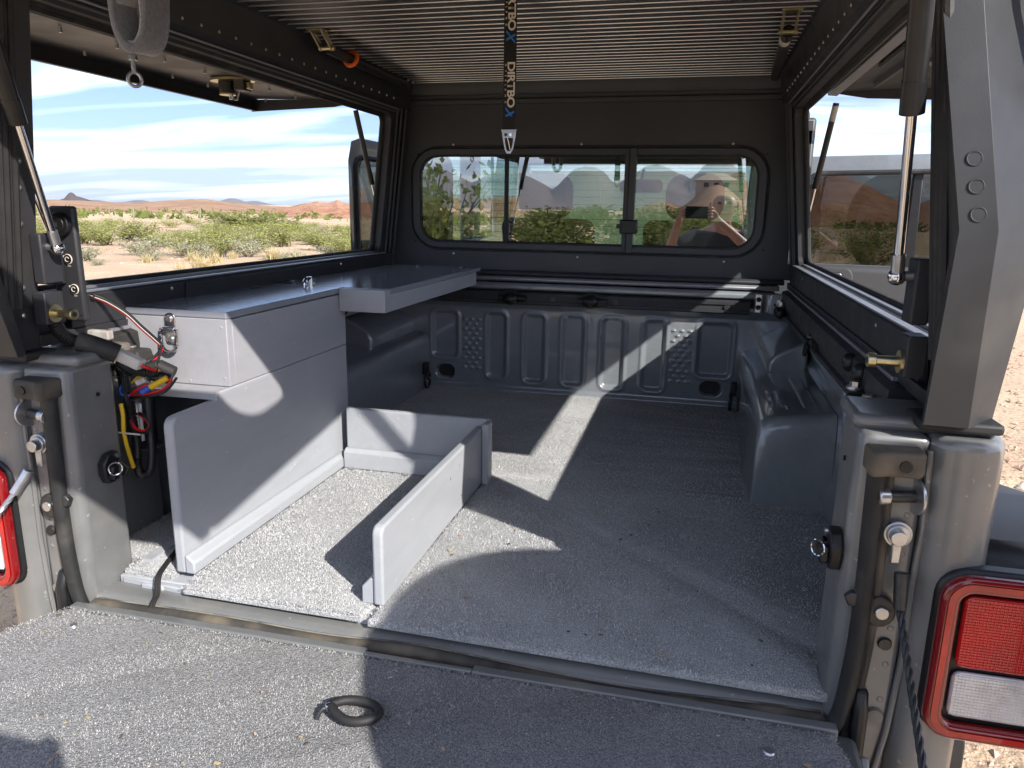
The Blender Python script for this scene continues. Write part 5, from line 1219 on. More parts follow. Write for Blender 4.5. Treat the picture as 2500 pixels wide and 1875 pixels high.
# ------------------------------------------------------------------ switch panel on the left pillar
PP = thing('switch_panel', 'black metal panel with a round cap and two key switches on the left pillar', 'switch panel', (-0.64, 0.11, 0.44))
yp = 0.100
MB().prism([(-0.682, 0.437), (-0.626, 0.436), (-0.628, 0.628), (-0.676, 0.628)], 'y', yp, yp+0.012).build('panel_plate', 'black_powder', PP, 0.004, 2)
cap_ = MB().cyl((-0.651, yp, 0.598), (-0.651, yp-0.010, 0.598), 0.0205, 0.0195, seg=28).build('socket_cap', 'plastic_black', PP, 0.0015)
MB().cyl((-0.651, yp-0.010, 0.598), (-0.651, yp-0.013, 0.598), 0.0145, 0.0135, seg=24).build('cap_dome', 'plastic_black', cap_, 0.001)
MB().box(-0.653, -0.649, yp-0.0145, yp-0.013, 0.594, 0.602).build('cap_mark', 'rubber', cap_)
for i, (x, z) in enumerate(((-0.646, 0.541), (-0.640, 0.491))):
    sw = MB().cyl((x, yp, z), (x, yp-0.0035, z), 0.0085, 0.0075, seg=20).build('key_switch', 'plastic_black', PP)
    MB().tube([(x+0.0078*math.cos(a), yp-0.0018, z+0.0078*math.sin(a)) for a in [2*math.pi*k/24 for k in range(24)]], 0.0011, 6, True).build('switch_ring', 'print_white', sw)
    MB().tube([(x+0.0038*math.cos(a), yp-0.0037, z+0.0038*math.sin(a)) for a in [math.radians(20+280*k/12) for k in range(13)]], 0.0007, 5).build('switch_mark', 'print_white', sw)
    MB().box(x-0.0115, x-0.0085, yp-0.0006, yp-0.0001, z+0.003, z+0.006).build('switch_mark', 'print_white', sw)
    MB().box(x-0.003, x+0.003, yp-0.0006, yp-0.0001, z-0.0118, z-0.0108).build('switch_mark', 'print_white', sw)
MB().ball((-0.633, yp-0.001, 0.448), 0.0022, (1, 0.6, 1), 6, 4).build('screw', 'dark_steel', PP)
MB().box(-0.690, -0.655, 0.075, 0.099, 0.500, 0.560).build('mount_bracket', 'black_powder', PP, 0.002)

# ------------------------------------------------------------------ wiring in the left rear corner
WR = thing('wiring_harness', 'tangled wiring harness with black conduits and red and yellow wires beside the cabinet', 'wiring', (-0.60, 0.15, 0.30))
def conduit(pts, r, name='conduit'):
    P = spline(pts, 14); rad = []
    L_ = 0
    for i in range(len(P)):
        rad.append(r*(1.0 if (i % 2 == 0) else 0.86))
    return MB().tube(P, r, 10, radii=rad).build(name, 'conduit', WR, smooth=50)
conduit([(-0.655, 0.070, 0.480), (-0.652, 0.062, 0.446), (-0.636, 0.060, 0.420), (-0.614, 0.068, 0.407), (-0.596, 0.078, 0.399)], 0.0105)
conduit([(-0.668, 0.075, 0.470), (-0.664, 0.070, 0.436), (-0.646, 0.072, 0.412), (-0.618, 0.082, 0.402)], 0.0100)
MB().tube(spline([(-0.616, 0.069, 0.408), (-0.598, 0.078, 0.401), (-0.578, 0.090, 0.391), (-0.567, 0.098, 0.384)], 6), 0.0165, 14).build('tape_wrap', 'rubber', WR)
cnw = MB().loft([[Vector(p) + Vector((0, sa*0.009, 0)) + Vector((0.5, 0, 0.86))*sb*0.010 for sa, sb in ((-1, -1), (1, -1), (1, 1), (-1, 1))] for p in ((-0.570, 0.097, 0.386), (-0.538, 0.118, 0.362))]).build('white_connector', 'white_plastic', WR, 0.003)
MB().tube(spline([(-0.540, 0.117, 0.363), (-0.532, 0.124, 0.357), (-0.530, 0.140, 0.350)], 5), 0.0032, 8).build('wire', 'red_wire', WR)
conduit([(-0.606, 0.150, 0.300), (-0.608, 0.148, 0.340), (-0.600, 0.140, 0.356), (-0.580, 0.135, 0.352), (-0.556, 0.140, 0.345), (-0.532, 0.150, 0.343)], 0.0095)
conduit([(-0.604, 0.150, 0.345), (-0.606, 0.155, 0.30), (-0.606, 0.160, 0.25), (-0.602, 0.160, 0.20), (-0.596, 0.150, 0.165), (-0.580, 0.140, 0.150), (-0.566, 0.145, 0.160), (-0.566, 0.155, 0.20), (-0.574, 0.165, 0.26), (-0.578, 0.170, 0.31)], 0.0085)
redp = spline([(-0.668, 0.170, 0.468), (-0.650, 0.180, 0.458), (-0.622, 0.190, 0.437), (-0.597, 0.195, 0.412), (-0.572, 0.198, 0.390), (-0.560, 0.198, 0.378), (-0.566, 0.192, 0.362), (-0.578, 0.180, 0.350), (-0.588, 0.165, 0.338)], 8)
MB().tube(redp, 0.0030, 8).build('wire', 'red_wire', WR)
MB().tube([p + Vector((0.001, -0.001, 0.005)) for p in redp], 0.0028, 8).build('wire', 'black_wire', WR)
MB().tube([p + Vector((0.003, -0.003, 0.001)) for p in redp[:40]], 0.0010, 6).build('wire', 'white_plastic', WR)
MB().tube(spline([(-0.560, 0.196, 0.375), (-0.560, 0.185, 0.355), (-0.560, 0.170, 0.335)], 6), 0.0022, 8).build('wire', 'black_wire', WR)
MB().loft([[Vector((-0.690, 0.165, 0.474)) + Vector(v) for v in ((0, 0, -0.010), (0.01, -0.01, -0.009), (0.01, -0.01, 0.006), (0, 0, 0.008))], [Vector((-0.668, 0.170, 0.468)) + Vector(v) for v in ((0, 0, -0.006), (0.006, -0.006, -0.005), (0.006, -0.006, 0.005), (0, 0, 0.006))]]).build('plug', 'plastic_black', WR, 0.003)
# bundle of connectors and sleeves
for (a, b, r, m_) in (((-0.585, 0.165, 0.340), (-0.555, 0.180, 0.350), 0.012, 'rubber'), ((-0.562, 0.185, 0.346), (-0.535, 0.195, 0.332), 0.014, 'rubber'), ((-0.550, 0.150, 0.338), (-0.515, 0.160, 0.330), 0.010, 'plastic_black'),
                      ((-0.545, 0.140, 0.318), (-0.515, 0.150, 0.335), 0.0062, 'yellow_wire'), ((-0.560, 0.135, 0.308), (-0.535, 0.145, 0.325), 0.0065, 'blue_wire'), ((-0.568, 0.135, 0.325), (-0.552, 0.140, 0.332), 0.006, 'white_plastic')):
    MB().cyl(a, b, r, r*0.92, seg=12).build('sleeve', m_, WR, 0.002)
for col, pts in (('yellow_wire', [(-0.585, 0.145, 0.322), (-0.568, 0.140, 0.334), (-0.548, 0.142, 0.338), (-0.530, 0.150, 0.348)]),
                 ('blue_wire', [(-0.598, 0.140, 0.322), (-0.603, 0.135, 0.312), (-0.598, 0.132, 0.303), (-0.585, 0.138, 0.300)]),
                 ('red_wire', [(-0.592, 0.140, 0.296), (-0.578, 0.135, 0.306), (-0.566, 0.133, 0.314), (-0.548, 0.140, 0.324)]),
                 ('red_wire', [(-0.580, 0.138, 0.300), (-0.548, 0.135, 0.306), (-0.520, 0.145, 0.316), (-0.510, 0.155, 0.334)]),
                 ('black_wire', [(-0.588, 0.138, 0.298), (-0.550, 0.132, 0.302), (-0.516, 0.142, 0.312), (-0.502, 0.158, 0.335)]),
                 ('black_wire', [(-0.598, 0.142, 0.345), (-0.596, 0.135, 0.315), (-0.592, 0.135, 0.285), (-0.590, 0.140, 0.262)]),
                 ('black_wire', [(-0.600, 0.145, 0.33), (-0.590, 0.132, 0.30), (-0.588, 0.134, 0.275), (-0.584, 0.138, 0.252)]),
                 ('red_wire', [(-0.582, 0.150, 0.262), (-0.566, 0.140, 0.262), (-0.552, 0.138, 0.250), (-0.560, 0.136, 0.238), (-0.580, 0.136, 0.240), (-0.592, 0.140, 0.255)]),
                 ('black_wire', [(-0.580, 0.148, 0.266), (-0.563, 0.138, 0.265), (-0.549, 0.136, 0.250), (-0.559, 0.134, 0.235), (-0.582, 0.134, 0.237), (-0.594, 0.138, 0.255)])):
    MB().tube(spline(pts, 8), 0.0024, 8).build('wire', col, WR)
MB().tube(spline([(-0.590, 0.118, 0.290), (-0.586, 0.116, 0.270), (-0.587, 0.115, 0.240), (-0.583, 0.116, 0.205), (-0.577, 0.118, 0.172)], 8), 0.0036, 8).build('wire', 'yellow_wire', WR)
MB().box(-0.606, -0.552, 0.112, 0.1135, 0.2365, 0.2395).build('cable_tie', 'white_plastic', WR)
for zz_ in (0.262, 0.29, 0.335): MB().tube([(-0.594+0.012*math.cos(a), 0.142+0.014*math.sin(a), zz_+0.002*math.cos(a)) for a in [2*math.pi*k/14 for k in range(14)]], 0.0016, 6, True).build('cable_tie', 'plastic_black', WR)
# small work lamp in the opening
WLm = thing('work_lamp', 'narrow clear lensed work lamp hanging in the opening under the cabinet box', 'lamp', (-0.61, 0.2, 0.0))
MB().box(-0.632, -0.594, 0.180, 0.210, 0.196, 0.278).build('lamp_housing', 'plastic_black', WLm, 0.004)
wlens = MB().box(-0.627, -0.598, 0.175, 0.1795, 0.202, 0.276).build('lamp_lens', 'clear_lens', WLm, 0.002)
for k in range(5): MB().cyl((-0.625+0.006*k, 0.1745, 0.203), (-0.625+0.006*k, 0.1745, 0.275), 0.0022, seg=6).build('lens_rib', 'clear_lens', wlens)
MB().box(-0.637, -0.582, 0.170, 0.225, 0.186, 0.190).build('lamp_bracket', 'zinc', WLm, 0.001)
MB().cyl((-0.609, 0.190, 0.279), (-0.609, 0.180, 0.287), 0.010, seg=12).build('lamp_bolt', 'zinc', WLm)
MB().box(-0.620, -0.606, 0.2105, 0.222, 0.190, 0.2835).build('lamp_hanger', 'dusty_black', WLm, 0.002)
# dusty clip blocks on the left rail
LB = thing('rail_clip_block', 'dusty beige plastic clip block on the left bed rail behind the wires', 'clip', (-0.66, 0.17, 0.37))
MB().box(-0.690, -0.630, 0.150, 0.165, 0.395, 0.412).build('clip_body', 'white_plastic', LB, 0.003)
MB().box(-0.665, -0.625, 0.165, 0.20, 0.345, 0.385).build('clip_cover', 'beige_dust', LB, 0.006)
MB().prism([(-0.640, 0.330), (-0.600, 0.330), (-0.592, 0.345), (-0.600, 0.372), (-0.640, 0.372)], 'y', 0.18, 0.22).build('clip_cover', 'dusty_black', LB, 0.004)
# quick-release shackles on the corner posts
for s, yy, zz_ in ((-1, 0.067, 0.190), (1, 0.030, 0.205)):
    SH = thing('snap_shackle', 'black quick release bracket with split ring on the %s corner post' % ('wired left' if s < 0 else 'right bare'), 'bracket', (s*0.585, yy, zz_), 'snap shackles on the corner posts')
    x0, x1 = s*0.5875, s*0.560
    MB().prism([(yy-0.020, zz_+0.012), (yy-0.008, zz_+0.026), (yy+0.014, zz_+0.028), (yy+0.020, zz_+0.012), (yy+0.010, zz_+0.004), (yy+0.012, zz_-0.010), (yy+0.004, zz_-0.026), (yy-0.014, zz_-0.024), (yy-0.020, zz_-0.008)], 'x', x0, s*0.572).build('bracket_body', 'plastic_black', SH, 0.003)
    MB().prism([(yy-0.016, zz_+0.008), (yy, zz_+0.008), (yy-0.002, zz_-0.018), (yy-0.016, zz_-0.016)], 'x', s*0.572, x1).build('bracket_boss', 'plastic_black', SH, 0.003)
    MB().tube([(s*0.570, yy+0.012, zz_+0.008), (s*0.562, yy+0.020, zz_-0.004), (s*0.564, yy+0.014, zz_-0.018)], 0.004, 8).build('hook', 'plastic_black', SH)
    rg0 = Vector((s*0.558, yy-0.012, zz_+0.004)); ax = Vector((s*-0.75, -0.62, 0.1)).normalized(); u = ax.orthogonal().normalized(); v = ax.cross(u)
    MB().tube([rg0 + (u*math.cos(a)+v*math.sin(a))*0.0105 for a in [2*math.pi*k/24 for k in range(24)]], 0.0014, 6, True).build('split_ring', 'chrome', SH)
    MB().cyl((s*0.5725, yy+0.010, zz_+0.020), (s*0.568, yy+0.010, zz_+0.020), 0.0045, seg=10).build('screw', 'zinc', SH)

# filled screw heads and small knocks in the painted plywood
def dab(parent, p, n, r, material='wood_edge', name='filled_screw'):
    p = Vector(p); n = Vector(n)
    MB().cyl(p, p + n*0.0005, r, r*0.8, seg=10).build(name, material, parent)
for y, z in ((0.30, 0.285), (0.46, 0.286), (0.63, 0.285), (0.725, 0.09), (0.725, 0.20), (0.11, 0.265)):
    dab(CB, (XT, y, z), (1, 0, 0), 0.0034)
for x, z in ((-0.470, 0.315), (-0.470, 0.412), (-0.690, 0.315), (-0.655, 0.305), (-0.545, 0.306)):
    dab(CB, (x, 0.250, z), (0, -1, 0), 0.0032)
for y in (0.12, 0.30, 0.50): dab(TY, (-0.078, y, 0.020), (1, 0, 0), 0.0032)
for x in (-0.40, -0.30, -0.20): dab(TY, (x, 0.6775, 0.132), (0, -1, 0), 0.0032)
rk = random.Random(5)
for k in range(16):
    if k % 2: p0 = Vector((XT + 0.0003, rk.uniform(0.12, 0.7), rk.uniform(0.07, 0.27))); d0 = Vector((0, rk.uniform(-1, 1), rk.uniform(-0.6, 0.6))).normalized()*rk.uniform(0.004, 0.018); pa = CB
    else: p0 = Vector((-0.0777, rk.uniform(0.1, 0.6), rk.uniform(0.02, 0.12))); d0 = Vector((0, rk.uniform(-1, 1), rk.uniform(-1, 1))).normalized()*rk.uniform(0.002, 0.009); pa = TY
    MB().cyl(p0, p0 + d0, 0.0005, seg=5).build('scuff', 'dusty_black' if k % 4 == 0 else 'wood_edge', pa)
# grit and bits of dry leaf caught in the carpets
def debris():
    m = MB(); r = random.Random(9)
    for k in range(120):
        if k < 55: x, y, z = r.uniform(-0.6, 0.58), r.uniform(-0.34, -0.05), -0.0195
        else: x, y, z = r.uniform(-0.05, 0.56), r.uniform(0.03, 0.62), 0.0028
        a = r.uniform(0, 6.28); l = r.uniform(0.0015, 0.0042); w = l*r.uniform(0.25, 0.8)
        m.mi = k % 3
        c, s = math.cos(a), math.sin(a)
        m.loft([[(x + c*u*l - s*v*w, y + s*u*l + c*v*w, z + h) for u, v in ((-1, -1), (1, -0.6), (0.8, 1), (-0.7, 0.8))] for h in (0, 0.0012)])
    o = m.build('debris', ['bark', 'stone', 'dry_grass'], None, smooth=0); o['kind'] = 'stuff'; o['label'] = 'brown grit and leaf bits caught in the carpets'; o['category'] = 'debris'
debris()
# ------------------------------------------------------------------ gravel and stones near the truck
def gravel():
    r = np.random.RandomState(3)
    base = np.array([(1, 0, 0), (0.2, 1, 0.1), (-1, 0.1, 0), (-0.1, -1, 0), (0.1, 0, 0.75), (0.15, 0.1, -0.5)], float)
    fc = np.array([(0, 1, 4), (1, 2, 4), (2, 3, 4), (3, 0, 4), (1, 0, 5), (2, 1, 5), (3, 2, 5), (0, 3, 5)])
    V = []; F = []
    def add(n, x0, x1, y0, y1, s0, s1):
        for _ in range(n):
            x = r.uniform(x0, x1); y = r.uniform(y0, y1); s = s0*(s1/s0)**(r.rand()**2.2); a = r.uniform(0, 6.28)
            b = base*(1+0.35*r.uniform(-1, 1, base.shape))*np.array((1, r.uniform(0.6, 1), r.uniform(0.45, 0.9)))*s
            c, sn = math.cos(a), math.sin(a)
            b = np.stack([b[:, 0]*c-b[:, 1]*sn+x, b[:, 0]*sn+b[:, 1]*c+y, b[:, 2]+GZ+s*0.1], -1)
            F.append(fc + len(V)*6); V.append(b)
    add(5200, 0.95, 3.0, -0.3, 4.6, 0.006, 0.030)
    add(2600, 1.6, 5.5, 3.5, 12.0, 0.010, 0.045)
    add(3200, -2.2, -0.75, -0.8, 1.4, 0.006, 0.030)
    add(1600, -22, -6, 8, 26, 0.02, 0.09)
    me = bpy.data.meshes.new('gravel'); me.from_pydata(np.concatenate(V).tolist(), [], np.concatenate(F).tolist())
    me.materials.append(MATS['stone']); o = bpy.data.objects.new('gravel', me); COL.objects.link(o); o['kind'] = 'stuff'
    o['label'] = 'loose reddish gravel on the desert ground'; o['category'] = 'gravel'
gravel()

# ------------------------------------------------------------------ desert shrubs
def shrub_mesh(seed, kind):
    """returns (stems mesh, leaves mesh), unit sized: about 1 m wide and 1 m high"""
    r = random.Random(seed)
    V, F, SV, SF = [], [], [], []
    def leaf(p, s, up=0.3):
        d = Vector((r.gauss(0, 1), r.gauss(0, 1), r.gauss(up, 0.8))).normalized(); e = d.orthogonal().normalized()
        e = (e*math.cos(r.uniform(0, 6.28)) + d.cross(e)*math.sin(r.uniform(0, 6.28)))
        b = len(V); V.extend([p - d*s*0.5, p + e*s*0.32, p + d*s*0.6, p - e*s*0.32]); F.append((b, b+1, b+2, b+3))
    def stick(a, b, r0, r1):
        d = (b-a).normalized(); u = d.orthogonal().normalized(); w = d.cross(u); n = len(SV)
        for p, rr in ((a, r0), (b, r1)):
            for k in range(3): SV.append(p + (u*math.cos(2.094*k)+w*math.sin(2.094*k))*rr)
        for k in range(3): SF.append((n+k, n+(k+1) % 3, n+3+(k+1) % 3, n+3+k))
    if kind == 'grass':
        for _ in range(90):
            a = r.uniform(0, 6.28); l = r.uniform(0.5, 1.0); t = r.uniform(0.1, 0.8)
            b = Vector((r.gauss(0, 0.10), r.gauss(0, 0.10), 0)); tip = b + Vector((math.cos(a)*t*0.55, math.sin(a)*t*0.55, l*0.8))
            n = len(V); w = Vector((-math.sin(a), math.cos(a), 0))*0.018
            V.extend([b-w, b+w, tip]); F.append((n, n+1, n+2))
        stick(Vector((0, 0, -0.02)), Vector((0, 0, 0.3)), 0.012, 0.004)
    else:
        nst = {'creosote': 34, 'bursage': 30, 'tree': 46}[kind]
        for _ in range(nst):
            a = r.uniform(0, 6.28); spread = r.uniform(0.12, 0.60) if kind != 'bursage' else r.uniform(0.2, 0.62); h = r.uniform(0.55, 1.0)*(1-0.35*spread)
            if kind == 'bursage': h *= 0.62
            base = Vector((r.gauss(0, 0.05), r.gauss(0, 0.05), -0.02))
            if kind == 'tree':
                base = Vector((r.gauss(0, 0.02), r.gauss(0, 0.02), 0.15)); h = r.uniform(0.45, 1.0)
            tip = Vector((math.cos(a)*spread, math.sin(a)*spread, h)); mid = (base+tip)/2 + Vector((r.gauss(0, 0.05), r.gauss(0, 0.05), r.uniform(-0.02, 0.08)))
            stick(base, mid, 0.011, 0.007); stick(mid, tip, 0.007, 0.003)
            nl = {'creosote': 44, 'bursage': 36, 'tree': 70}[kind]
            for _ in range(nl):
                t = r.uniform(0.25, 1.05)
                p = (base.lerp(mid, t*2) if t < 0.5 else mid.lerp(tip, t*2-1)) + Vector((r.gauss(0, 0.055), r.gauss(0, 0.055), r.gauss(0, 0.05)))
                if p.z > 0.02: leaf(p, r.uniform(0.032, 0.062))
        if kind == 'tree':
            stick(Vector((0, 0, -0.05)), Vector((0.01, 0.0, 0.25)), 0.045, 0.03)
    out = []
    for vv, ff, nm in ((SV, SF, 'stems'), (V, F, 'leaves')):
        me = bpy.data.meshes.new(nm); me.from_pydata([tuple(p) for p in vv], [], ff); out.append(me)
    return out
KM = {'creosote': 'creosote', 'bursage': 'bursage', 'tree': 'palo_verde', 'grass': 'dry_grass'}
PROTO = {}
for kind, n in (('creosote', 4), ('bursage', 3), ('tree', 3), ('grass', 2)):
    for i in range(n):
        s_, l_ = shrub_mesh(100*n + i + len(kind), kind); s_.materials.append(MATS['bark' if kind == 'tree' else 'twig']); l_.materials.append(MATS[KM[kind]])
        PROTO[(kind, i)] = (s_, l_)
LAB = {'creosote': ('creosote_bush', 'green creosote bush growing on the sandy ground beyond the left window', 'bush', 'green creosote bushes'),
       'bursage': ('bursage_bush', 'pale grey low bush growing between green bushes on the sand', 'bush', 'pale grey low bushes'),
       'tree': ('palo_verde_tree', 'green feathery desert tree standing among the scrub', 'tree', 'feathery desert trees'),
       'grass': ('grass_tuft', 'dry straw coloured grass tuft on the sand', 'grass', 'dry grass tufts')}
NK = {'creosote': 4, 'bursage': 3, 'tree': 3, 'grass': 2}
count = 0
def gz(x, y):
    return GZ + (0.05*math.sin(x*0.23+1.3)*math.cos(y*0.19) + 0.035*math.sin(x*0.61+y*0.43) if math.hypot(x, y) > 9 else 0.0)
def shrub(kind, x, y, w, h, parts=True, label=None):
    global count
    nm, lab, cat, grp = LAB[kind]
    d = math.hypot(x-0.37, y+0.95); az = math.degrees(math.atan2(x, y))
    look = {'creosote': ('green', 'creosote bush'), 'bursage': ('pale grey', 'bush'), 'tree': ('grey green feathery', 'tree'), 'grass': ('dry straw coloured', 'grass tuft')}[kind]
    size = 'tall' if h > 1.02 else ('low' if h < 0.72 else 'knee high')
    if y < -3: zone = 'reflected in the cab window, behind the photographer'
    elif x > 0: zone = 'beyond the open right cab door'
    elif az < -40: zone = 'beside the bare sandy track'
    elif d > 46: zone = 'far out below the brown ridge'
    elif d > 29: zone = 'in the dense green belt behind the sand'
    else: zone = 'at the near edge of the sand before the belt'
    if y < -3: size = 'tall' if h > 1.2 else 'low'
    lab = '%s %s %s %s' % (size, look[0], look[1], zone); grp = '%s %s' % ({'creosote': 'creosote bushes', 'bursage': 'grey bushes', 'tree': 'trees', 'grass': 'grass tufts'}[kind], zone)
    st, lv = PROTO[(kind, rng.randrange(NK[kind]))]
    root = bpy.data.objects.new(nm, None) if parts else bpy.data.objects.new(nm, lv)
    COL.objects.link(root); root.location = (x, y, gz(x, y)); root.rotation_euler = (0, 0, rng.uniform(0, 6.28)); root.scale = (w, w, h)
    root['label'] = label or lab; root['category'] = cat
    if not label: root['group'] = grp
    if parts:
        for me, n_ in ((st, 'trunk' if kind == 'tree' else 'stems'), (lv, 'crown' if kind == 'tree' else 'leaves')):
            o = bpy.data.objects.new(n_, me); COL.objects.link(o); o.parent = root
    count += 1
# placed ones near the window view
for k, x, y, w, h in (('creosote', -14.3, 18.6, 1.5, 0.95), ('creosote', -12.9, 18.3, 1.1, 0.85), ('bursage', -15.4, 18.2, 1.5, 1.15), ('bursage', -13.7, 18.0, 1.2, 1.0), ('bursage', -12.2, 18.6, 1.2, 1.1),
                      ('creosote', -21.8, 26.1, 2.3, 1.25), ('creosote', -23.2, 26.6, 1.9, 1.15), ('creosote', -20.4, 22.3, 1.9, 1.1), ('creosote', -22.0, 23.0, 1.7, 1.0), ('creosote', -25.9, 27.7, 2.2, 1.1),
                      ('creosote', -13.2, 20.4, 1.6, 1.05), ('creosote', -14.6, 24.6, 2.0, 1.2), ('creosote', -12.2, 23.0, 1.6, 1.0), ('creosote', -11.4, 23.9, 1.8, 1.1), ('creosote', -16.0, 22.5, 1.8, 1.2),
                      ('tree', -25.3, 38.9, 4.6, 1.30), ('tree', -23.6, 38.6, 3.2, 1.05), ('creosote', -18.6, 26.8, 2.0, 1.15), ('creosote', -17.0, 27.6, 2.0, 1.2), ('bursage', -15.1, 15.6, 1.0, 0.8),
                      ('grass', -10.9, 14.6, 0.9, 0.5), ('grass', -10.9, 17.7, 0.8, 0.6), ('grass', -11.7, 16.2, 0.7, 0.45), ('bursage', -9.9, 17.0, 0.8, 0.6), ('creosote', -9.6, 19.6, 1.3, 0.8), ('grass', -9.2, 16.2, 0.9, 0.5),
                      ('grass', -12.6, 16.6, 0.8, 0.5), ('bursage', -10.4, 20.2, 1.1, 0.8), ('creosote', -10.9, 22.0, 1.5, 0.95), ('grass', -13.4, 15.8, 0.6, 0.4)):
    shrub(k, x, y, w, h*(0.76 if y > 20 else 0.88))
# straw tufts and small grey bushes scattered over the sand
for _ in range(60):
    az = math.radians(rng.uniform(-46, -18)); d = rng.uniform(14.5, 30)
    x = 0.37 + d*math.sin(az); y = -0.95 + d*math.cos(az)
    if math.degrees(az) < -38 and rng.random() < 0.75: continue
    k = 'grass' if rng.random() < 0.6 else 'bursage'
    shrub(k, x, y, rng.uniform(0.35, 0.9), rng.uniform(0.22, 0.5), parts=d < 24)
# the belt of scrub behind them
n = 0
while n < 105:
    az = math.radians(rng.uniform(-50, -16)); d = rng.uniform(29, 62)
    x = 0.37 + d*math.sin(az); y = -0.95 + d*math.cos(az)
    if -41.5 < math.degrees(az) < -38.5 and d < 60 and rng.random() < 0.85: continue      # sandy track
    if d < 34 and -47 < math.degrees(az) < -39: continue
    k = 'creosote' if rng.random() < 0.78 else 'bursage'
    w = rng.uniform(1.4, 2.6) if k != 'tree' else rng.uniform(2.5, 4); h = rng.uniform(0.42, 0.74)
    shrub(k, x, y, w, h, parts=d < 40); n += 1
# right of the truck
for k, x, y, w, h in (('creosote', 7.4, 15.6, 1.8, 1.3), ('creosote', 9.2, 19.0, 2.0, 1.3), ('bursage', 6.6, 12.8, 1.0, 0.6), ('creosote', 11.5, 21.0, 2.0, 1.2), ('creosote', 5.2, 22, 1.9, 1.2), ('creosote', 4.2, 27, 2.0, 1.2), ('creosote', 6.9, 31, 2.2, 1.3), ('bursage', 9.0, 14.2, 1.0, 0.6)):
    shrub(k, x, y, w, h, label=None if k != 'bursage' else None)
# behind the photographer (seen as reflections in the cab window)
for k, x, y, w, h in (('tree', -2.9, -4.8, 1.9, 2.1), ('tree', -5.2, -9.5, 3.2, 2.5), ('tree', -3.0, -14.0, 3.4, 2.6), ('tree', -0.6, -17.0, 3.4, 2.7), ('tree', -7.5, -16.0, 3.4, 2.6), ('tree', 1.6, -19.5, 3.8, 2.8), ('tree', 3.2, -15.5, 3.0, 2.5), ('tree', -11, -21, 4, 2.7),
                      ('tree', -1.6, -23.5, 4, 3.2), ('creosote', -1.4, -10.5, 1.6, 1.3), ('creosote', -3.6, -8.0, 1.5, 1.3), ('creosote', 2.4, -11.0, 1.5, 1.2), ('creosote', 0.8, -13.2, 1.5, 1.2), ('creosote', -4.8, -12.5, 1.8, 1.4), ('creosote', 4.8, -10, 1.5, 1.2),
                      ('creosote', 5.5, -22, 2.4, 1.5), ('tree', 6.5, -24, 4, 3.0), ('creosote', -9, -12, 2, 1.4), ('tree', -14, -30, 4.5, 3.0), ('tree', 0.6, -29, 4.5, 3.3), ('tree', 4.4, -31, 4.5, 3.2), ('tree', -5.5, -27, 4.5, 3.0)):
    shrub(k, x, y, w, h*(0.56 if y < -7 else 1.0))
for _ in range(46):
    az = math.radians(rng.uniform(165, 222)); d = rng.uniform(26, 90); k = 'creosote' if rng.random() < 0.5 else 'tree'
    shrub(k, d*math.sin(az), d*math.cos(az), rng.uniform(2, 4.2), rng.uniform(0.9, 1.9), parts=False)
# far scrub that reads as one mass
def far_scrub():
    r = np.random.RandomState(11); V = []; F = []; nv = 0
    for _ in range(2600):
        a = math.radians(r.uniform(-72, 24)) if r.rand() < 0.7 else math.radians(r.uniform(150, 235)); d = 80 + 240*r.rand()**1.4
        x, y = d*math.sin(a), d*math.cos(a); w = r.uniform(0.5, 1.4); h = r.uniform(0.35, 0.9)
        for _k in range(9):
            p = np.array((x + r.normal(0, w*0.35), y + r.normal(0, w*0.35), GZ + 0.05 + 0.7*h*r.rand())); s = r.uniform(0.14, 0.34)
            q = r.normal(0, 1, (3, 3))*s
            V.append(p+q); F.append((nv, nv+1, nv+2)); nv += 3
    me = bpy.data.meshes.new('far_scrub'); me.from_pydata(np.concatenate(V).tolist(), [], F); me.materials.append(MATS['palo_verde'])
    o = bpy.data.objects.new('far_scrub', me); COL.objects.link(o); o['kind'] = 'stuff'; o['label'] = 'distant scrub covering the plain below the brown hills'; o['category'] = 'scrub'
far_scrub()
# saguaro-like poles far off
for x, y, h in ((-45.9, 54.2, 1.15), (-43.7, 57.9, 1.0), (-43.0, 59.1, 1.2)):
    t = MB().tube([(x, y, GZ-0.1), (x, y, GZ+h*0.5), (x+0.03, y, GZ+h*0.92), (x+0.03, y, GZ+h)], 0.06, 8, radii=[0.06, 0.07, 0.06, 0.02])
    t.tube(spline([(x, y, GZ+h*0.45), (x-0.16, y, GZ+h*0.5), (x-0.18, y, GZ+h*0.75)], 4), 0.035, 6)
    tag(t.build('saguaro_cactus', 'bursage', None), 'slim pale cactus standing far out in the green scrub', 'cactus', 'far cacti')
# houses on the rise behind (reflection)
for i, (hx, hy, w_, hz) in enumerate(((5.5, -245, 6, 7.6), (13, -250, 4.5, 7.9))):
    HS = thing('house', 'pale stucco house with a %s on the rise behind' % ('grey hipped roof' if i == 0 else 'red tiled roof'), 'house', (hx, hy, hz))
    MB().box(hx-w_, hx+w_, hy-5, hy+5, hz-3, hz+2.6).build('wall', 'stucco', HS)
    MB().loft([[(hx-w_-0.6, hy-5.6, hz+2.6), (hx+w_+0.6, hy-5.6, hz+2.6), (hx+w_+0.6, hy+5.6, hz+2.6), (hx-w_-0.6, hy+5.6, hz+2.6)], [(hx-w_*0.4, hy-0.4, hz+5.0), (hx+w_*0.4, hy-0.4, hz+5.0), (hx+w_*0.4, hy+0.4, hz+5.0), (hx-w_*0.4, hy+0.4, hz+5.0)]]).build('roof', 'roof_tile' if i else 'stucco', HS)
    for k in range(3): MB().box(hx-w_*0.6+w_*0.5*k, hx-w_*0.6+w_*0.5*k+1.5, hy+5.0, hy+5.06, hz+0.6, hz+1.9).build('window', 'window_dark', HS)

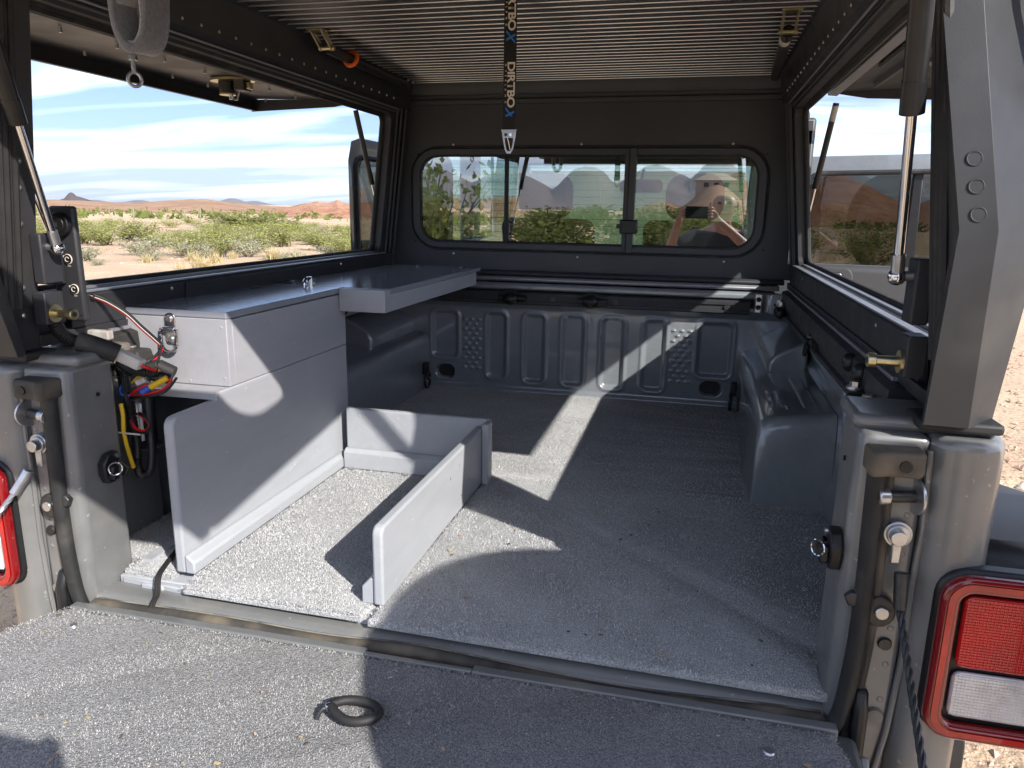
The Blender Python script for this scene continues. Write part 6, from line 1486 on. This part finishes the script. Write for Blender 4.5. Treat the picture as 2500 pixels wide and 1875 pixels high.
# ------------------------------------------------------------------ people
def skin_mesh(name, verts, edges, radii, root_i, material, parent, lv=2):
    me = bpy.data.meshes.new(name); me.from_pydata([tuple(v) for v in verts], edges, [])
    o = bpy.data.objects.new(name, me); COL.objects.link(o)
    sk = o.modifiers.new('skin', 'SKIN'); sk.use_smooth_shade = True
    if not me.skin_vertices: me.attributes  # layer is added with the modifier
    lay = me.skin_vertices[0].data
    for i, rr in enumerate(radii):
        lay[i].radius = (rr, rr) if not isinstance(rr, tuple) else rr; lay[i].use_root = (i == root_i)
    sb = o.modifiers.new('sub', 'SUBSURF'); sb.levels = lv; sb.render_levels = lv
    me.materials.append(MATS[material])
    # carry the material through the skin modifier
    if parent is not None: attach(o, parent)
    return o
def person(root, hip, chest, neck, head, sh, el, wr, kn, an, hands, shirt, trousers, hat=None):
    """joints: sh/el/wr/kn/an are (left, right) pairs of points"""
    V, E, R_ = [], [], []
    def add(p, r, link=None):
        V.append(Vector(p)); R_.append(r); i = len(V)-1
        if link is not None: E.append((link, i))
        return i
    pel = add(hip, 0.13); ab = add(Vector(hip).lerp(Vector(chest), 0.5), 0.125, pel); ch = add(chest, 0.145, ab); nk = add(neck, 0.058, ch)
    up = (Vector(head)-Vector(neck)); jaw = add(Vector(neck)+up*0.45, 0.066, nk); hd = add(head, 0.092, jaw); cr = add(Vector(head)+Vector((0, -0.005, 0.075)), 0.072, hd)
    for k in (0, 1):
        s1 = add(sh[k], 0.062, ch); e1 = add(el[k], 0.043, s1); w1 = add(wr[k], 0.027, e1)
        palm, fingers = hands[k]
        pm = add(palm, 0.030, w1)
        for f in fingers:
            last = pm
            for j, q in enumerate(f): last = add(q, 0.0095-0.0008*j, last)
        h1 = add(Vector(hip)+Vector(((-1, 1)[k]*0.095, 0, -0.06)), 0.088, pel); k1 = add(kn[k], 0.060, h1); a1 = add(an[k], 0.042, k1)
        hl = add(Vector(an[k])+Vector((0, 0.0, -0.055)), 0.040, a1); add(Vector(an[k])+Vector((0, 0.17, -0.060)), 0.034, hl)
    b = skin_mesh('body', V, E, R_, pel, 'skin', root)
    # face: nose, ears, brow
    H = Vector(head)
    MB().loft([[H+Vector((dx, 0.082, dz)) for dx, dz in ((-0.014, -0.02), (0.014, -0.02), (0.006, 0.03), (-0.006, 0.03))], [H+Vector((dx, 0.108, dz)) for dx, dz in ((-0.008, -0.018), (0.008, -0.018), (0.003, 0.01), (-0.003, 0.01))]]).build('nose', 'skin', root, 0.004)
    for s in (-1, 1):
        MB().ball(H+Vector((s*0.094, -0.005, -0.005)), 0.03, (0.35, 0.7, 1)).build('ear', 'skin', root)
        MB().ball(H+Vector((s*0.032, 0.080, 0.012)), 0.012, (1.2, 0.8, 0.8)).build('eye', 'phone_black', root)
    MB().ball(H+Vector((0, 0.078, -0.048)), 0.022, (1.2, 0.5, 0.3)).build('mouth', 'stone', root)
    # shirt and trousers
    sv = [Vector(hip)+Vector((0, 0, -0.03)), Vector(hip).lerp(Vector(chest), 0.5), Vector(chest), Vector(neck)+Vector((0, 0, -0.035))]; se = [(0, 1), (1, 2), (2, 3)]; sr = [0.150, 0.142, 0.160, 0.075]
    for k in (0, 1):
        i = len(sv); sv += [Vector(sh[k]), Vector(sh[k]).lerp(Vector(el[k]), 0.75)]; sr += [0.076, 0.062]; se += [(2, i), (i, i+1)]
    skin_mesh('shirt', sv, se, sr, 0, shirt, root)
    tv = [Vector(hip)+Vector((0, 0, 0.02))]; te = []; tr_ = [0.145]
    for k in (0, 1):
        i = len(tv); tv += [Vector(hip)+Vector(((-1, 1)[k]*0.095, 0, -0.08)), Vector(kn[k]), Vector(an[k])+Vector((0, 0, 0.01))]; tr_ += [0.100, 0.074, 0.060]; te += [(0, i), (i, i+1), (i+1, i+2)]
    skin_mesh('trousers', tv, te, tr_, 0, trousers, root)
    for k in (0, 1):
        a = Vector(an[k]); MB().prism([(a.y-0.07, GZ), (a.y+0.21, GZ), (a.y+0.215, GZ+0.03), (a.y+0.12, GZ+0.075), (a.y+0.02, GZ+0.11), (a.y-0.07, GZ+0.10)], 'x', a.x-0.045, a.x+0.045).build('shoe', 'shoe', root, 0.02, 3)
    if hat is not None:
        hx, hy, hz = hat
        rings = [[(hx+rr*math.cos(2*math.pi*k/36), hy+rr*math.sin(2*math.pi*k/36), hz+zz_) for k in range(36)] for rr, zz_ in ((0.100, -0.002), (0.188, -0.004), (0.190, 0.002), (0.105, 0.010), (0.100, 0.05), (0.088, 0.095), (0.05, 0.112), (0.01, 0.114))]
        MB().loft(rings).build('hat', 'straw', root)
def grip(px, py, pz, s):
    """fingers wrapped over the back of a phone end at (px, py, pz); s = -1 left end, 1 right end"""
    f = []
    for j in range(4):
        zz_ = pz + 0.030 - 0.019*j
        f.append([(px + s*0.020, py-0.010, zz_), (px + s*0.008, py+0.016, zz_), (px - s*0.014, py+0.020, zz_-0.002)])
    f.append([(px + s*0.012, py-0.030, pz-0.010), (px - s*0.006, py-0.022, pz-0.022), (px - s*0.022, py-0.018, pz-0.028)])
    return f
PH = thing('person', 'bald person in a dark shirt photographing the truck bed with a phone', 'person', (0.55, -1.32, GZ))
phx, phy, phz = 0.373, -0.985, 0.632
person(PH, (0.545, -1.36, 0.04), (0.545, -1.38, 0.36), (0.548, -1.35, 0.535), (0.553, -1.30, 0.685), ((0.36, -1.37, 0.45), (0.73, -1.37, 0.45)), ((0.20, -1.16, 0.34), (0.80, -1.16, 0.34)),
       ((0.262, -1.035, 0.575), (0.520, -1.045, 0.575)), ((0.455, -1.33, -0.40), (0.645, -1.33, -0.40)), ((0.45, -1.36, -0.82), (0.65, -1.36, -0.82)),
       (((0.275, -1.010, 0.610), grip(0.290, phy-0.004, 0.632, -1)), ((0.475, -1.010, 0.610), grip(0.456, phy-0.004, 0.632, 1))), 'shirt', 'jeans')
PN = thing('phone', 'black phone held sideways in both hands of the bald person', 'phone', (phx, phy, phz))
MB().prism([(phx+a, phz+b) for a, b in rrect(0.165, 0.078, 0.012)], 'y', phy-0.0045, phy+0.0045).build('phone_case', 'phone_black', PN, 0.002)
lm = MB().prism([(phx+a, phz+b) for a, b in rrect(0.034, 0.034, 0.008)], 'y', phy+0.0046, phy+0.0068).build('camera_island', 'plastic_black', PN, 0.001)
MB().cyl((phx, phy+0.0068, phz), (phx, phy+0.0082, phz), 0.006, seg=16).build('camera_lens', 'window_dark', lm)
# ------------------------------------------------------------------ desert air
hz_ = MB().box(-18500, 18500, -18500, 18500, GZ-3, 830).build('haze', 'stone', None, smooth=0)
hz_['kind'] = 'stuff'; hz_['label'] = 'thin desert haze over the whole plain'; hz_['category'] = 'haze'
m_, N_, L_ = node_mat('haze_air'); N_.clear()
o_ = N_.new('ShaderNodeOutputMaterial'); v_ = N_.new('ShaderNodeVolumePrincipled')
v_.inputs['Color'].default_value = (0.80, 0.90, 1.0, 1); v_.inputs['Density'].default_value = 0.00004; v_.inputs['Anisotropy'].default_value = 0.2
L_.new(v_.outputs[0], o_.inputs['Volume'])
hz_.data.materials.clear(); hz_.data.materials.append(m_)
